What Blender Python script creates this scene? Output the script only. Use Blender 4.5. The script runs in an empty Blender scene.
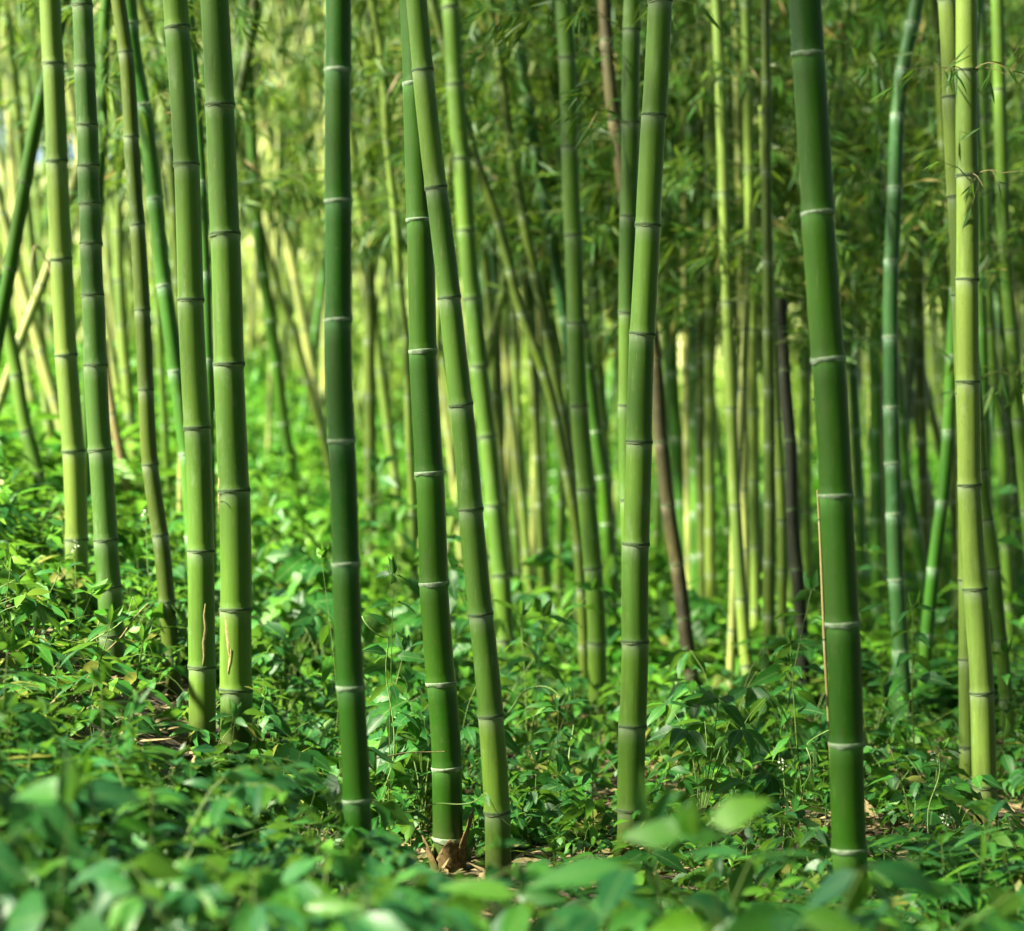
import bpy, math, random
import numpy as np

# ------------------------------------------------------------------ camera, sky, sun, exposure
SC = bpy.context.scene
COL = SC.collection
FPX, CX, HY, CAMZ = 2310.0, 512.0, 490.0, 1.2      # focal length in pixels, centre column, horizon row, eye height
cam_data = bpy.data.cameras.new('camera')
cam = bpy.data.objects.new('camera', cam_data)
COL.objects.link(cam)
cam.location = (0, 0, CAMZ)
cam.rotation_euler = (math.radians(90), 0, 0)
cam_data.sensor_fit = 'HORIZONTAL'
cam_data.sensor_width = 36.0
cam_data.lens = 36.0 * FPX / 1024.0
cam_data.shift_y = (HY - 465.5) / 1024.0
cam_data.clip_start = 0.05
cam_data.clip_end = 2000
cam_data.dof.use_dof = True
cam_data.dof.focus_distance = 7.5
cam_data.dof.aperture_fstop = 2.1
SC.camera = cam

SUN_AZ_VEC = (-0.94, -0.34)         # horizontal direction towards the sun: to the left, on the camera's side
SUN_EL = math.radians(44)
w = bpy.data.worlds.new('World')
SC.world = w
w.use_nodes = True
nt = w.node_tree
nt.nodes.clear()
sky = nt.nodes.new('ShaderNodeTexSky')
sky.sky_type = 'NISHITA'
sky.sun_disc = False
sky.sun_elevation = SUN_EL
sky.sun_rotation = math.atan2(SUN_AZ_VEC[0], SUN_AZ_VEC[1])
sky.air_density = 1.0
sky.dust_density = 3.0
sky.ozone_density = 1.6
bg = nt.nodes.new('ShaderNodeBackground')
bg.inputs['Strength'].default_value = 0.05
wo = nt.nodes.new('ShaderNodeOutputWorld')
nt.links.new(sky.outputs['Color'], bg.inputs['Color'])
nt.links.new(bg.outputs['Background'], wo.inputs['Surface'])

sd = bpy.data.lights.new('sun', 'SUN')
sd.energy = 5.0
sd.angle = math.radians(2.5)
sd.color = (1.0, 0.97, 0.72)
sun = bpy.data.objects.new('sun', sd)
COL.objects.link(sun)
SV = np.array([SUN_AZ_VEC[0] * math.cos(SUN_EL), SUN_AZ_VEC[1] * math.cos(SUN_EL), math.sin(SUN_EL)])
SV /= np.linalg.norm(SV)
from mathutils import Vector
sun.rotation_euler = Vector(SV).to_track_quat('Z', 'Y').to_euler()
sun.location = (-12, 8, 14)

SC.view_settings.view_transform = 'Standard'
SC.view_settings.look = 'None'
SC.view_settings.gamma = 1
SC.view_settings.exposure = 2.45
SC.render.engine = 'CYCLES'
SC.cycles.use_denoising = True
SC.cycles.max_bounces = 7
SC.cycles.diffuse_bounces = 4
SC.cycles.transmission_bounces = 4
SC.cycles.transparent_max_bounces = 4
SC.cycles.sample_clamp_indirect = 6.0
SC.cycles.caustics_reflective = False
SC.cycles.caustics_refractive = False

# ------------------------------------------------------------------ terrain
def gz(x, y):
    x = np.asarray(x, float); y = np.asarray(y, float)
    t = (-x - 0.50) / 0.12
    bank = 0.5 * 0.12 * np.logaddexp(0, np.clip(t, -60, 60))
    lim = 1.55 + 0.02 * np.clip(y - 8, 0, 40)
    bank = lim * np.tanh(bank / lim)
    rise = 0.12 * np.logaddexp(0, (y - 24) / 3.0) * 3.0 + 0.10 * (.75 + .25 / (1 + np.exp(-(x + 4) / 4.0))) * np.logaddexp(0, (y - 42) / 3.0) * 3.0
    bumps = 0.025 * np.sin(1.9 * x + 0.7 * y) + 0.02 * np.sin(3.1 * x - 1.7 * y + 1.0) + 0.012 * np.sin(7.3 * x + 5.1 * y)
    return bank + rise + bumps
def wx(px, D): return (px - CX) * D / FPX
def wz(py, D): return CAMZ - (py - HY) * D / FPX

# ------------------------------------------------------------------ mesh helpers
def mk(name, V, faces, mats, uv=None, attrs=None, midx=None, smooth=True, parent=None, loc=None):
    """one mesh object out of numpy arrays; faces: list of (n,k) int arrays"""
    me = bpy.data.meshes.new(name)
    V = np.asarray(V, np.float32)
    faces = [np.asarray(f, np.int32) for f in faces if len(f)]
    me.vertices.add(len(V)); me.vertices.foreach_set('co', V.ravel())
    li = np.concatenate([f.ravel() for f in faces])
    sizes = np.concatenate([np.full(len(f), f.shape[1], np.int32) for f in faces])
    starts = np.concatenate([[0], np.cumsum(sizes)[:-1]]).astype(np.int32)
    me.loops.add(len(li)); me.loops.foreach_set('vertex_index', li)
    me.polygons.add(len(sizes)); me.polygons.foreach_set('loop_start', starts)
    me.polygons.foreach_set('loop_total', sizes)
    if midx is not None: me.polygons.foreach_set('material_index', np.asarray(midx, np.int32))
    me.polygons.foreach_set('use_smooth', np.full(len(sizes), smooth, bool))
    if uv is not None:
        l = me.uv_layers.new(name='UVMap')
        l.data.foreach_set('uv', np.asarray(uv, np.float32)[li].ravel())
    for k, a in (attrs or {}).items():
        at = me.attributes.new(k, 'FLOAT', 'POINT')
        at.data.foreach_set('value', np.asarray(a, np.float32))
    me.update(calc_edges=True)
    me.validate(verbose=False)
    for m in (mats if isinstance(mats, (list, tuple)) else [mats]): me.materials.append(m)
    o = bpy.data.objects.new(name, me)
    COL.objects.link(o)
    if parent is not None: o.parent = parent
    if loc is not None: o.location = loc
    return o
def thing(name, label, cat, loc, group=None):
    o = bpy.data.objects.new(name, None)
    o.empty_display_size = 0.05
    COL.objects.link(o)
    o.location = loc
    o['label'] = label; o['category'] = cat
    if group: o['group'] = group
    return o
def norm(a):
    return a / np.maximum(np.linalg.norm(a, axis=-1, keepdims=True), 1e-9)
class Acc:
    """collects triangle pieces with uv"""
    def __init__(s): s.V = []; s.F = []; s.U = []; s.n = 0
    def add(s, V, F, U=None):
        V = np.asarray(V, float).reshape(-1, 3)
        s.V.append(V); s.F.append(np.asarray(F, int).reshape(-1, 3) + s.n)
        s.U.append(np.full((len(V), 2), 0.5) if U is None else np.asarray(U, float).reshape(-1, 2)); s.n += len(V)
    def get(s):
        if not s.V: return np.zeros((0, 3)), np.zeros((0, 3), int), np.zeros((0, 2))
        return np.concatenate(s.V), np.concatenate(s.F), np.concatenate(s.U)

PROF = {
    'ovate': [(.14, .62), (.38, 1.0), (.72, .58)],
    'lance': [(.20, .80), (.45, 1.0), (.75, .60)],
    'heart': [(.06, .78), (.28, 1.0), (.66, .60)],
    'lobed': [(.08, .35), (.24, .95), (.36, .50), (.50, .85), (.62, .42), (.76, .52)],
    'toothed': [(.10, .55), (.22, .92), (.30, .84), (.42, 1.0), (.50, .86), (.62, .80), (.70, .60), (.84, .36)],
    'low': [(.42, 1.0)],
    'low2': [(.30, 1.0), (.65, .75)],
}
_tcache = {}
def leaf_template(prof):
    if prof in _tcache: return _tcache[prof]
    st = PROF[prof]
    T = [(0, 0, 0.)]
    for t, hw in st: T += [(t, -1, hw), (t, 0, 0.), (t, 1, hw)]
    T.append((1, 0, 0.))
    T = np.array(T, float)
    F = [(0, 2, 1), (0, 3, 2)]
    for i in range(len(st) - 1):
        a = 1 + 3 * i; b = a + 3
        F += [(a, a + 1, b + 1), (a, b + 1, b), (a + 1, a + 2, b + 2), (a + 1, b + 2, b + 1)]
    a = 1 + 3 * (len(st) - 1); e = a + 3
    F += [(a, a + 1, e), (a + 1, a + 2, e)]
    _tcache[prof] = (T, np.array(F))
    return _tcache[prof]
def leaves(pos, d, n, L, W, droop=0.15, fold=0.25, prof='ovate', rng=None):
    """many leaves at once. L length, W full width"""
    pos = np.asarray(pos, float).reshape(-1, 3); N = len(pos)
    d = norm(np.broadcast_to(np.asarray(d, float), (N, 3)))
    n = np.broadcast_to(np.asarray(n, float), (N, 3))
    n = n - d * np.sum(n * d, 1, keepdims=True)
    bad = np.linalg.norm(n, axis=1) < 1e-3
    if bad.any(): n = n.copy(); n[bad] = np.cross(d[bad], [1, .3, 0])
    n = norm(n); s = np.cross(d, n)
    L = np.broadcast_to(np.asarray(L, float), (N,)); W = np.broadcast_to(np.asarray(W, float), (N,))
    droop = np.broadcast_to(np.asarray(droop, float), (N,)); fold = np.broadcast_to(np.asarray(fold, float), (N,))
    T, F = leaf_template(prof)
    t = T[:, 0][None, :, None]; side = T[:, 1][None, :, None]; hw = T[:, 2][None, :, None] * .5
    Wn = W[:, None, None]; Ln = L[:, None, None]
    V = (pos[:, None, :] + d[:, None, :] * (Ln * t) + s[:, None, :] * (side * hw * Wn)
         + n[:, None, :] * (np.abs(side) * hw * Wn * fold[:, None, None] - Ln * droop[:, None, None] * t * t))
    if rng is not None:
        V = V + n[:, None, :] * (rng.normal(0, .06, (N, T.shape[0], 1)) * np.abs(side) * Wn)
    k = len(T)
    FF = (F[None] + (np.arange(N) * k)[:, None, None]).reshape(-1, 3)
    U = np.stack([np.broadcast_to(.5 + .5 * T[:, 1] * T[:, 2], (N, k)), np.broadcast_to(T[:, 0], (N, k))], -1).reshape(-1, 2)
    return V.reshape(-1, 3), FF, U
def tube(P, r0, r1, seg=5):
    P = np.asarray(P, float); k = len(P)
    tg = norm(np.gradient(P, axis=0))
    ref = np.array([0, 1, 0.]) if abs(tg[0][1]) < .8 else np.array([1., 0, 0])
    a = norm(np.cross(tg, ref)); b = np.cross(tg, a)
    r = np.linspace(r0, r1, k)[:, None, None]
    ph = np.arange(seg) * 2 * np.pi / seg
    V = P[:, None] + r * (a[:, None] * np.cos(ph)[None, :, None] + b[:, None] * np.sin(ph)[None, :, None])
    i = np.arange(k - 1)[:, None] * seg; j = np.arange(seg)[None]; jn = (j + 1) % seg
    q = np.stack([i + j, i + jn, i + seg + jn, i + seg + j], -1).reshape(-1, 4)
    F = np.concatenate([q[:, [0, 1, 2]], q[:, [0, 2, 3]]])
    return V.reshape(-1, 3), F
def hermite(xs, ys):
    """monotone cubic through (xs, ys): returns f(x), straight beyond the ends"""
    xs = np.asarray(xs, float); ys = np.asarray(ys, float)
    h = np.diff(xs); dl = np.diff(ys) / h
    m = np.zeros(len(xs))
    if len(xs) > 2: m[1:-1] = (dl[:-1] * h[1:] + dl[1:] * h[:-1]) / (h[1:] + h[:-1])
    m[0] = dl[0]; m[-1] = dl[-1]
    def f(x):
        x = np.asarray(x, float)
        i = np.clip(np.searchsorted(xs, x) - 1, 0, len(xs) - 2)
        t = (x - xs[i]) / h[i]
        v = ((1 + 2 * t) * (1 - t) ** 2) * ys[i] + t * (1 - t) ** 2 * h[i] * m[i] + t * t * (3 - 2 * t) * ys[i + 1] + t * t * (t - 1) * h[i] * m[i + 1]
        v = np.where(x < xs[0], ys[0] + m[0] * (x - xs[0]), v)
        return np.where(x > xs[-1], ys[-1] + m[-1] * (x - xs[-1]), v)
    return f

# ------------------------------------------------------------------ materials
def new_mat(name):
    m = bpy.data.materials.new(name); m.use_nodes = True
    t = m.node_tree; t.nodes.clear()
    return m, t
class NT:
    def __init__(s, t): s.t = t
    def n(s, typ, **kw):
        x = s.t.nodes.new(typ)
        for k, v in kw.items(): setattr(x, k, v)
        return x
    def l(s, a, b): s.t.links.new(a, b)
    def mix(s, fac, a, b, blend='MIX'):
        x = s.t.nodes.new('ShaderNodeMix'); x.data_type = 'RGBA'; x.blend_type = blend
        for sock, v in ((x.inputs[0], fac), (x.inputs[6], a), (x.inputs[7], b)):
            if hasattr(v, 'is_output'): s.l(v, sock)
            elif isinstance(v, (int, float)): sock.default_value = v
            else: sock.default_value = (*v, 1)
        return x.outputs[2]
    def ramp(s, fac, stops, interp='LINEAR'):
        x = s.t.nodes.new('ShaderNodeValToRGB'); x.color_ramp.interpolation = interp
        e = x.color_ramp.elements
        while len(e) > 1: e.remove(e[0])
        e[0].position = stops[0][0]; e[0].color = (*stops[0][1], 1)
        for p, c in stops[1:]:
            k = e.new(p); k.color = (*c, 1)
        s.l(fac, x.inputs[0]); return x.outputs[0]
    def maprange(s, v, a, b, c, d):
        x = s.t.nodes.new('ShaderNodeMapRange')
        s.l(v, x.inputs[0])
        for i, q in enumerate((a, b, c, d)): x.inputs[i + 1].default_value = q
        return x.outputs[0]
    def math(s, op, a, b=None):
        x = s.t.nodes.new('ShaderNodeMath'); x.operation = op
        for sock, v in ((x.inputs[0], a), (x.inputs[1], b)):
            if v is None: continue
            if hasattr(v, 'is_output'): s.l(v, sock)
            else: sock.default_value = v
        return x.outputs[0]
    def noise(s, scale, detail=3, vec=None, rough=.5):
        x = s.t.nodes.new('ShaderNodeTexNoise'); x.inputs['Scale'].default_value = scale
        x.inputs['Detail'].default_value = detail; x.inputs['Roughness'].default_value = rough
        if vec is not None: s.l(vec, x.inputs['Vector'])
        return x.outputs['Fac']

def culm_mat(name, base, alt, wax=(.34, .40, .30), rough=.42, dirt=(.10, .085, .03), dirt_amt=.5, foot=(.045, .042, .014), lich_amt=.16, scuff_amt=.30):
    m, t = new_mat(name); N = NT(t)
    tc = N.n('ShaderNodeTexCoord')
    mp = N.n('ShaderNodeMapping'); mp.inputs['Scale'].default_value = (60, 60, 1.6)
    N.l(tc.outputs['Object'], mp.inputs['Vector'])
    streak = N.noise(1.0, 4, mp.outputs['Vector'], .6)
    mp2 = N.n('ShaderNodeMapping'); mp2.inputs['Scale'].default_value = (9, 9, 2.2)
    N.l(tc.outputs['Object'], mp2.inputs['Vector'])
    blotch = N.noise(1.0, 4, mp2.outputs['Vector'], .62)
    a_t = N.n('ShaderNodeAttribute', attribute_name='tone'); a_w = N.n('ShaderNodeAttribute', attribute_name='wax'); a_h = N.n('ShaderNodeAttribute', attribute_name='foot')
    c = N.mix(N.maprange(streak, .3, .7, 0, 1), base, alt)
    c = N.mix(N.maprange(blotch, .38, .66, 0, .75), c, alt)
    hs = N.n('ShaderNodeHueSaturation')
    N.l(c, hs.inputs['Color']); N.l(N.maprange(a_t.outputs['Fac'], 0, 1, .74, 1.24), hs.inputs['Value'])
    N.l(N.maprange(a_t.outputs['Fac'], 0, 1, .512, .488), hs.inputs['Hue'])
    c = hs.outputs['Color']
    spot = N.noise(95, 2, tc.outputs['Object'], .7)
    c = N.mix(N.math('MULTIPLY', N.maprange(spot, .62, .70, 0, 1), dirt_amt), c, dirt)
    mp3 = N.n('ShaderNodeMapping'); mp3.inputs['Scale'].default_value = (14, 14, 5)
    N.l(tc.outputs['Object'], mp3.inputs['Vector'])
    lich = N.noise(1.0, 5, mp3.outputs['Vector'], .7)
    c = N.mix(N.math('MULTIPLY', N.maprange(lich, .58, .70, 0, 1), lich_amt), c, wax)
    mp4 = N.n('ShaderNodeMapping'); mp4.inputs['Scale'].default_value = (110, 110, 11)
    N.l(tc.outputs['Object'], mp4.inputs['Vector'])
    scuff = N.noise(1.0, 3, mp4.outputs['Vector'], .75)
    c = N.mix(N.math('MULTIPLY', N.maprange(scuff, .60, .70, 0, 1), scuff_amt), c, (.24, .27, .13))
    mp5 = N.n('ShaderNodeMapping'); mp5.inputs['Scale'].default_value = (22, 22, 3.2); mp5.inputs['Location'].default_value = (3, 5, 7)
    N.l(tc.outputs['Object'], mp5.inputs['Vector'])
    grime = N.noise(1.0, 5, mp5.outputs['Vector'], .7)
    c = N.mix(N.math('MULTIPLY', N.maprange(grime, .52, .68, 0, 1), .38), c, (.045, .060, .018))
    wf = N.math('MULTIPLY', a_w.outputs['Fac'], N.maprange(streak, .25, .7, .45, 1.0))
    c = N.mix(wf, c, wax)
    ft = N.math('MULTIPLY', a_h.outputs['Fac'], N.maprange(blotch, .3, .6, .65, 1.0))
    c = N.mix(ft, c, foot)
    p = N.n('ShaderNodeBsdfPrincipled')
    N.l(c, p.inputs['Base Color'])
    N.l(N.maprange(blotch, .3, .7, rough - .06, rough + .14), p.inputs['Roughness'])
    p.inputs['Specular IOR Level'].default_value = .28
    b = N.n('ShaderNodeBump'); b.inputs['Strength'].default_value = .12; b.inputs['Distance'].default_value = .002
    N.l(streak, b.inputs['Height']); N.l(b.outputs['Normal'], p.inputs['Normal'])
    o = N.n('ShaderNodeOutputMaterial'); N.l(p.outputs[0], o.inputs['Surface'])
    return m
def plain_mat(name, c1, c2, rough=.6, scale=40, spec=.3):
    m, t = new_mat(name); N = NT(t)
    tc = N.n('ShaderNodeTexCoord')
    c = N.mix(N.maprange(N.noise(scale, 4, tc.outputs['Object'], .65), .35, .65, 0, 1), c1, c2)
    p = N.n('ShaderNodeBsdfPrincipled'); N.l(c, p.inputs['Base Color'])
    p.inputs['Roughness'].default_value = rough; p.inputs['Specular IOR Level'].default_value = spec
    o = N.n('ShaderNodeOutputMaterial'); N.l(p.outputs[0], o.inputs['Surface'])
    return m
def leaf_mat(name, stops, trans=(.16, .34, .02), tfac=.38, rough=.48, spec=.3, rib=True, patch=.25, under=1.25):
    m, t = new_mat(name); N = NT(t)
    g = N.n('ShaderNodeNewGeometry'); tc = N.n('ShaderNodeTexCoord')
    big = N.noise(.9, 2, tc.outputs['Object'])
    r = N.math('ADD', g.outputs['Random Per Island'], N.maprange(big, .3, .7, -patch, patch))
    c = N.ramp(r, stops)
    if rib:
        uv = N.n('ShaderNodeSeparateXYZ'); N.l(tc.outputs['UV'], uv.inputs[0])
        a = N.math('ABSOLUTE', N.math('SUBTRACT', uv.outputs[0], .5))
        ribf = N.maprange(a, .0, .05, .55, 0)
        v = N.math('SUBTRACT', N.math('MULTIPLY', uv.outputs[1], 9.0), N.math('MULTIPLY', a, 5.0))
        vein = N.maprange(N.math('ABSOLUTE', N.math('SUBTRACT', N.math('FRACT', v), .5)), .0, .12, .22, 0)
        c = N.mix(N.math('MAXIMUM', ribf, vein), c, (.20, .32, .10))
    fine = N.noise(70, 3, tc.outputs['Object'], .7)
    hs = N.n('ShaderNodeHueSaturation'); N.l(c, hs.inputs['Color']); N.l(N.maprange(fine, .3, .7, .85, 1.15), hs.inputs['Value'])
    c = N.mix(N.math('MULTIPLY', g.outputs['Backfacing'], .35), hs.outputs['Color'], (.10, .17, .06))
    p = N.n('ShaderNodeBsdfPrincipled'); N.l(c, p.inputs['Base Color'])
    p.inputs['Roughness'].default_value = rough; p.inputs['Specular IOR Level'].default_value = spec
    tr = N.n('ShaderNodeBsdfTranslucent')
    tcx = N.mix(.6, c, trans)
    N.l(tcx, tr.inputs['Color'])
    mx = N.n('ShaderNodeMixShader'); mx.inputs[0].default_value = tfac
    N.l(p.outputs[0], mx.inputs[1]); N.l(tr.outputs[0], mx.inputs[2])
    o = N.n('ShaderNodeOutputMaterial'); N.l(mx.outputs[0], o.inputs['Surface'])
    return m

CM = {
    'pale':   culm_mat('culm_pale_yellow_green', (.165, .232, .044), (.118, .190, .030)),
    'mid':    culm_mat('culm_mid_green', (.092, .175, .022), (.062, .138, .014)),
    'blue':   culm_mat('culm_bluish_green', (.045, .118, .022), (.038, .095, .012)),
    'olive':  culm_mat('culm_olive', (.070, .108, .012), (.046, .080, .009), dirt_amt=.8),
    'bright': culm_mat('culm_bright_green', (0.0481, 0.1628, 0.01332), (0.037, 0.1258, 0.01036), wax=(.30, .45, .32)),
    'dark':   culm_mat('culm_dark_green', (.013, .086, .002), (.020, .078, .0025), wax=(.10, .22, .09), rough=.40, lich_amt=.06, scuff_amt=.14),
    'deep':   culm_mat('culm_deep_green', (.022, .098, .003), (.032, .090, .004), wax=(.10, .24, .06), rough=.40, lich_amt=.06, scuff_amt=.14),
    'teal':   culm_mat('culm_teal', (0.03374, 0.1125, 0.03374), (0.02812, 0.0928, 0.02137), wax=(.32, .48, .36)),
    'tan':    culm_mat('culm_dry_tan', (.13, .105, .034), (.014, .014, .007), wax=(.35, .31, .22), rough=.6, dirt=(.03, .024, .012), dirt_amt=.9, foot=(.007, .007, .005)),
    'black':  culm_mat('culm_black', (.007, .009, .006), (.014, .017, .011), wax=(.05, .055, .05), rough=.5, lich_amt=.03, scuff_amt=.04),
    'orange': culm_mat('culm_dry_orange', (.27, .215, .095), (.17, .13, .055), rough=.6),
    'cream':  culm_mat('culm_pale_cream', (.30, .33, .10), (.24, .28, .08)),
}
M_WHITE = plain_mat('node_wax_white', (.30, .37, .27), (.13, .20, .10), .7, 60)
M_GREY = plain_mat('node_scar_grey', (.030, .060, .022), (.060, .095, .036), .7, 80)
M_PALE = plain_mat('node_line_pale', (.36, .40, .26), (.20, .25, .14), .7, 80)
M_HUSK = plain_mat('dry_husk', (.20, .135, .055), (.055, .036, .016), .8, 45)
M_TWIG = plain_mat('dry_twig_bark', (.25, .21, .10), (.13, .105, .045), .8, 60)
M_GTWIG = plain_mat('green_twig', (.16, .20, .05), (.09, .13, .03), .6, 50)
M_STEM = plain_mat('herb_stem', (.13, .20, .045), (.08, .14, .03), .55, 30)
M_VINE = plain_mat('vine_stem', (.22, .32, .10), (.15, .25, .06), .5, 30)
M_SCAR = plain_mat('peeled_scar', (.33, .29, .13), (.18, .15, .06), .8, 70)
M_FLOWER = plain_mat('white_petal', (.50, .54, .42), (.38, .44, .30), .6, 60)
L_COVER = leaf_mat('undergrowth_leaf', [(0, (.008, .068, .014)), (.45, (.018, .118, .018)), (.75, (.038, .175, .015)), (.965, (.095, .26, .012)), (1.0, (.22, .23, .04))])
L_FAR = leaf_mat('far_undergrowth_leaf', [(0, (.028, .14, .009)), (.5, (.062, .23, .011)), (1, (.16, .36, .022))], rib=False, tfac=.42)  # greens brighter than the near leaves, far sunlight put into the colour
L_GLOW = leaf_mat('glow_tinted_leaf', [(0, (.10, .23, .02)), (.5, (.19, .34, .035)), (1, (.34, .44, .09))], trans=(.3, .42, .05), rib=False, tfac=.42)  # paler far leaf, the background glow is put into its colour
L_FRONT = leaf_mat('front_leaf', [(0, (.014, .105, .036)), (.4, (.028, .160, .042)), (.75, (.055, .215, .026)), (1, (.11, .29, .016))], patch=.2, spec=.5, rough=.4)  # teal end of the ramp paints in the sky's sheen on the leaves
L_LIME = leaf_mat('lime_leaf', [(0, (.045, .19, .010)), (.5, (.085, .27, .012)), (1, (.16, .36, .020))], patch=.15)  # yellow-green leaf, with the look of sunlight put into the colour
L_BAMBOO = leaf_mat('bamboo_leaf', [(0, (.014, .070, .009)), (.4, (.028, .108, .011)), (.72, (.058, .152, .013)), (.93, (.12, .20, .020)), (.985, (.22, .18, .05)), (1, (.30, .22, .08))], trans=(.22, .34, .02), tfac=.40, rib=False, patch=.12, rough=.5)
L_CANOPY = leaf_mat('canopy_leaf', [(0, (.03, .09, .015)), (1, (.09, .17, .02))], rib=False, tfac=.35)
L_DRY = plain_mat('dead_leaf', (.26, .20, .10), (.10, .075, .036), .8, 9)

def ground_mat():
    m, t = new_mat('woodland_soil'); N = NT(t)
    tc = N.n('ShaderNodeTexCoord')
    a = N.noise(7, 6, tc.outputs['Object'], .7); b = N.noise(55, 4, tc.outputs['Object'], .7); big = N.noise(.35, 3, tc.outputs['Object'])
    c = N.ramp(a, [(.3, (.014, .011, .006)), (.5, (.030, .023, .012)), (.7, (.07, .052, .026))])
    c = N.mix(N.maprange(b, .5, .7, 0, .6), c, (.11, .085, .042))
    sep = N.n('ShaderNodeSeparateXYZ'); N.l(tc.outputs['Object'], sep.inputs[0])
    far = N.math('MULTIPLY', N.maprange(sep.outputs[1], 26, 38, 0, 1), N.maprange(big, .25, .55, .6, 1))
    c = N.mix(far, c, N.mix(N.maprange(a, .35, .65, 0, 1), (.30, .36, .09), (.48, .48, .24)))  # far slope turns pale cream, painting in the bright glow behind the grove
    p = N.n('ShaderNodeBsdfPrincipled'); N.l(c, p.inputs['Base Color']); p.inputs['Roughness'].default_value = .9
    bp = N.n('ShaderNodeBump'); bp.inputs['Strength'].default_value = .6; bp.inputs['Distance'].default_value = .03
    N.l(a, bp.inputs['Height']); N.l(bp.outputs['Normal'], p.inputs['Normal'])
    o = N.n('ShaderNodeOutputMaterial'); N.l(p.outputs[0], o.inputs['Surface'])
    return m

# ------------------------------------------------------------------ ground: one sheet out to the horizon
xs = np.unique(np.concatenate([np.linspace(-400, -30, 12), np.linspace(-30, -5, 40), np.linspace(-5, 5, 90), np.linspace(5, 30, 40), np.linspace(30, 400, 12)]))
ys = np.unique(np.concatenate([np.linspace(-60, 0, 12), np.linspace(0, 16, 130), np.linspace(16, 70, 90), np.linspace(70, 110, 20), np.linspace(110, 600, 10)]))
X, Y = np.meshgrid(xs, ys)
Z = gz(X, np.minimum(Y, 95))
V = np.stack([X, Y, Z], -1).reshape(-1, 3)
nx = len(xs); ii, jj = np.meshgrid(np.arange(len(ys) - 1), np.arange(nx - 1), indexing='ij')
a = (ii * nx + jj).ravel()
g = mk('ground', V, [np.stack([a, a + 1, a + nx + 1, a + nx], 1)], ground_mat())
g['kind'] = 'structure'

# ------------------------------------------------------------------ bamboo stalks
def culm_rows(z0, z1, nodes, r_at, small):
    """list of (z, radius factor, wax, tone index)"""
    rows = []
    nodes = [q for q in sorted(nodes) if z0 + .03 < q < z1 - .05]
    edges = [z0] + nodes + [z1]
    for k in range(len(edges) - 1):
        a, b = edges[k], edges[k + 1]
        if k > 0:
            rows += [(a + .0, 1.065, .25, k), (a + .007, 1.06, .1, k), (a + .016, 1.018, 0, k), (a + .030, 1.0, 0, k)]
        else: rows.append((a, 1.0, 0, k))
        top = b - .06 if k < len(edges) - 2 else b
        lo = a + (.03 if k else 0)
        for q in np.linspace(lo, top, 2 if small else 4)[1:]:
            if q > rows[-1][0] + .004: rows.append((q, 1.0, 0, k))
        if k < len(edges) - 2:
            if b - .03 > rows[-1][0]: rows.append((b - .03, 1.0, .22, k))
            if b - .012 > rows[-1][0]: rows.append((b - .012, 1.0, .75, k))
            if b - .005 > rows[-1][0]: rows.append((b - .005, 1.03, .8, k))
    return rows
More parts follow.
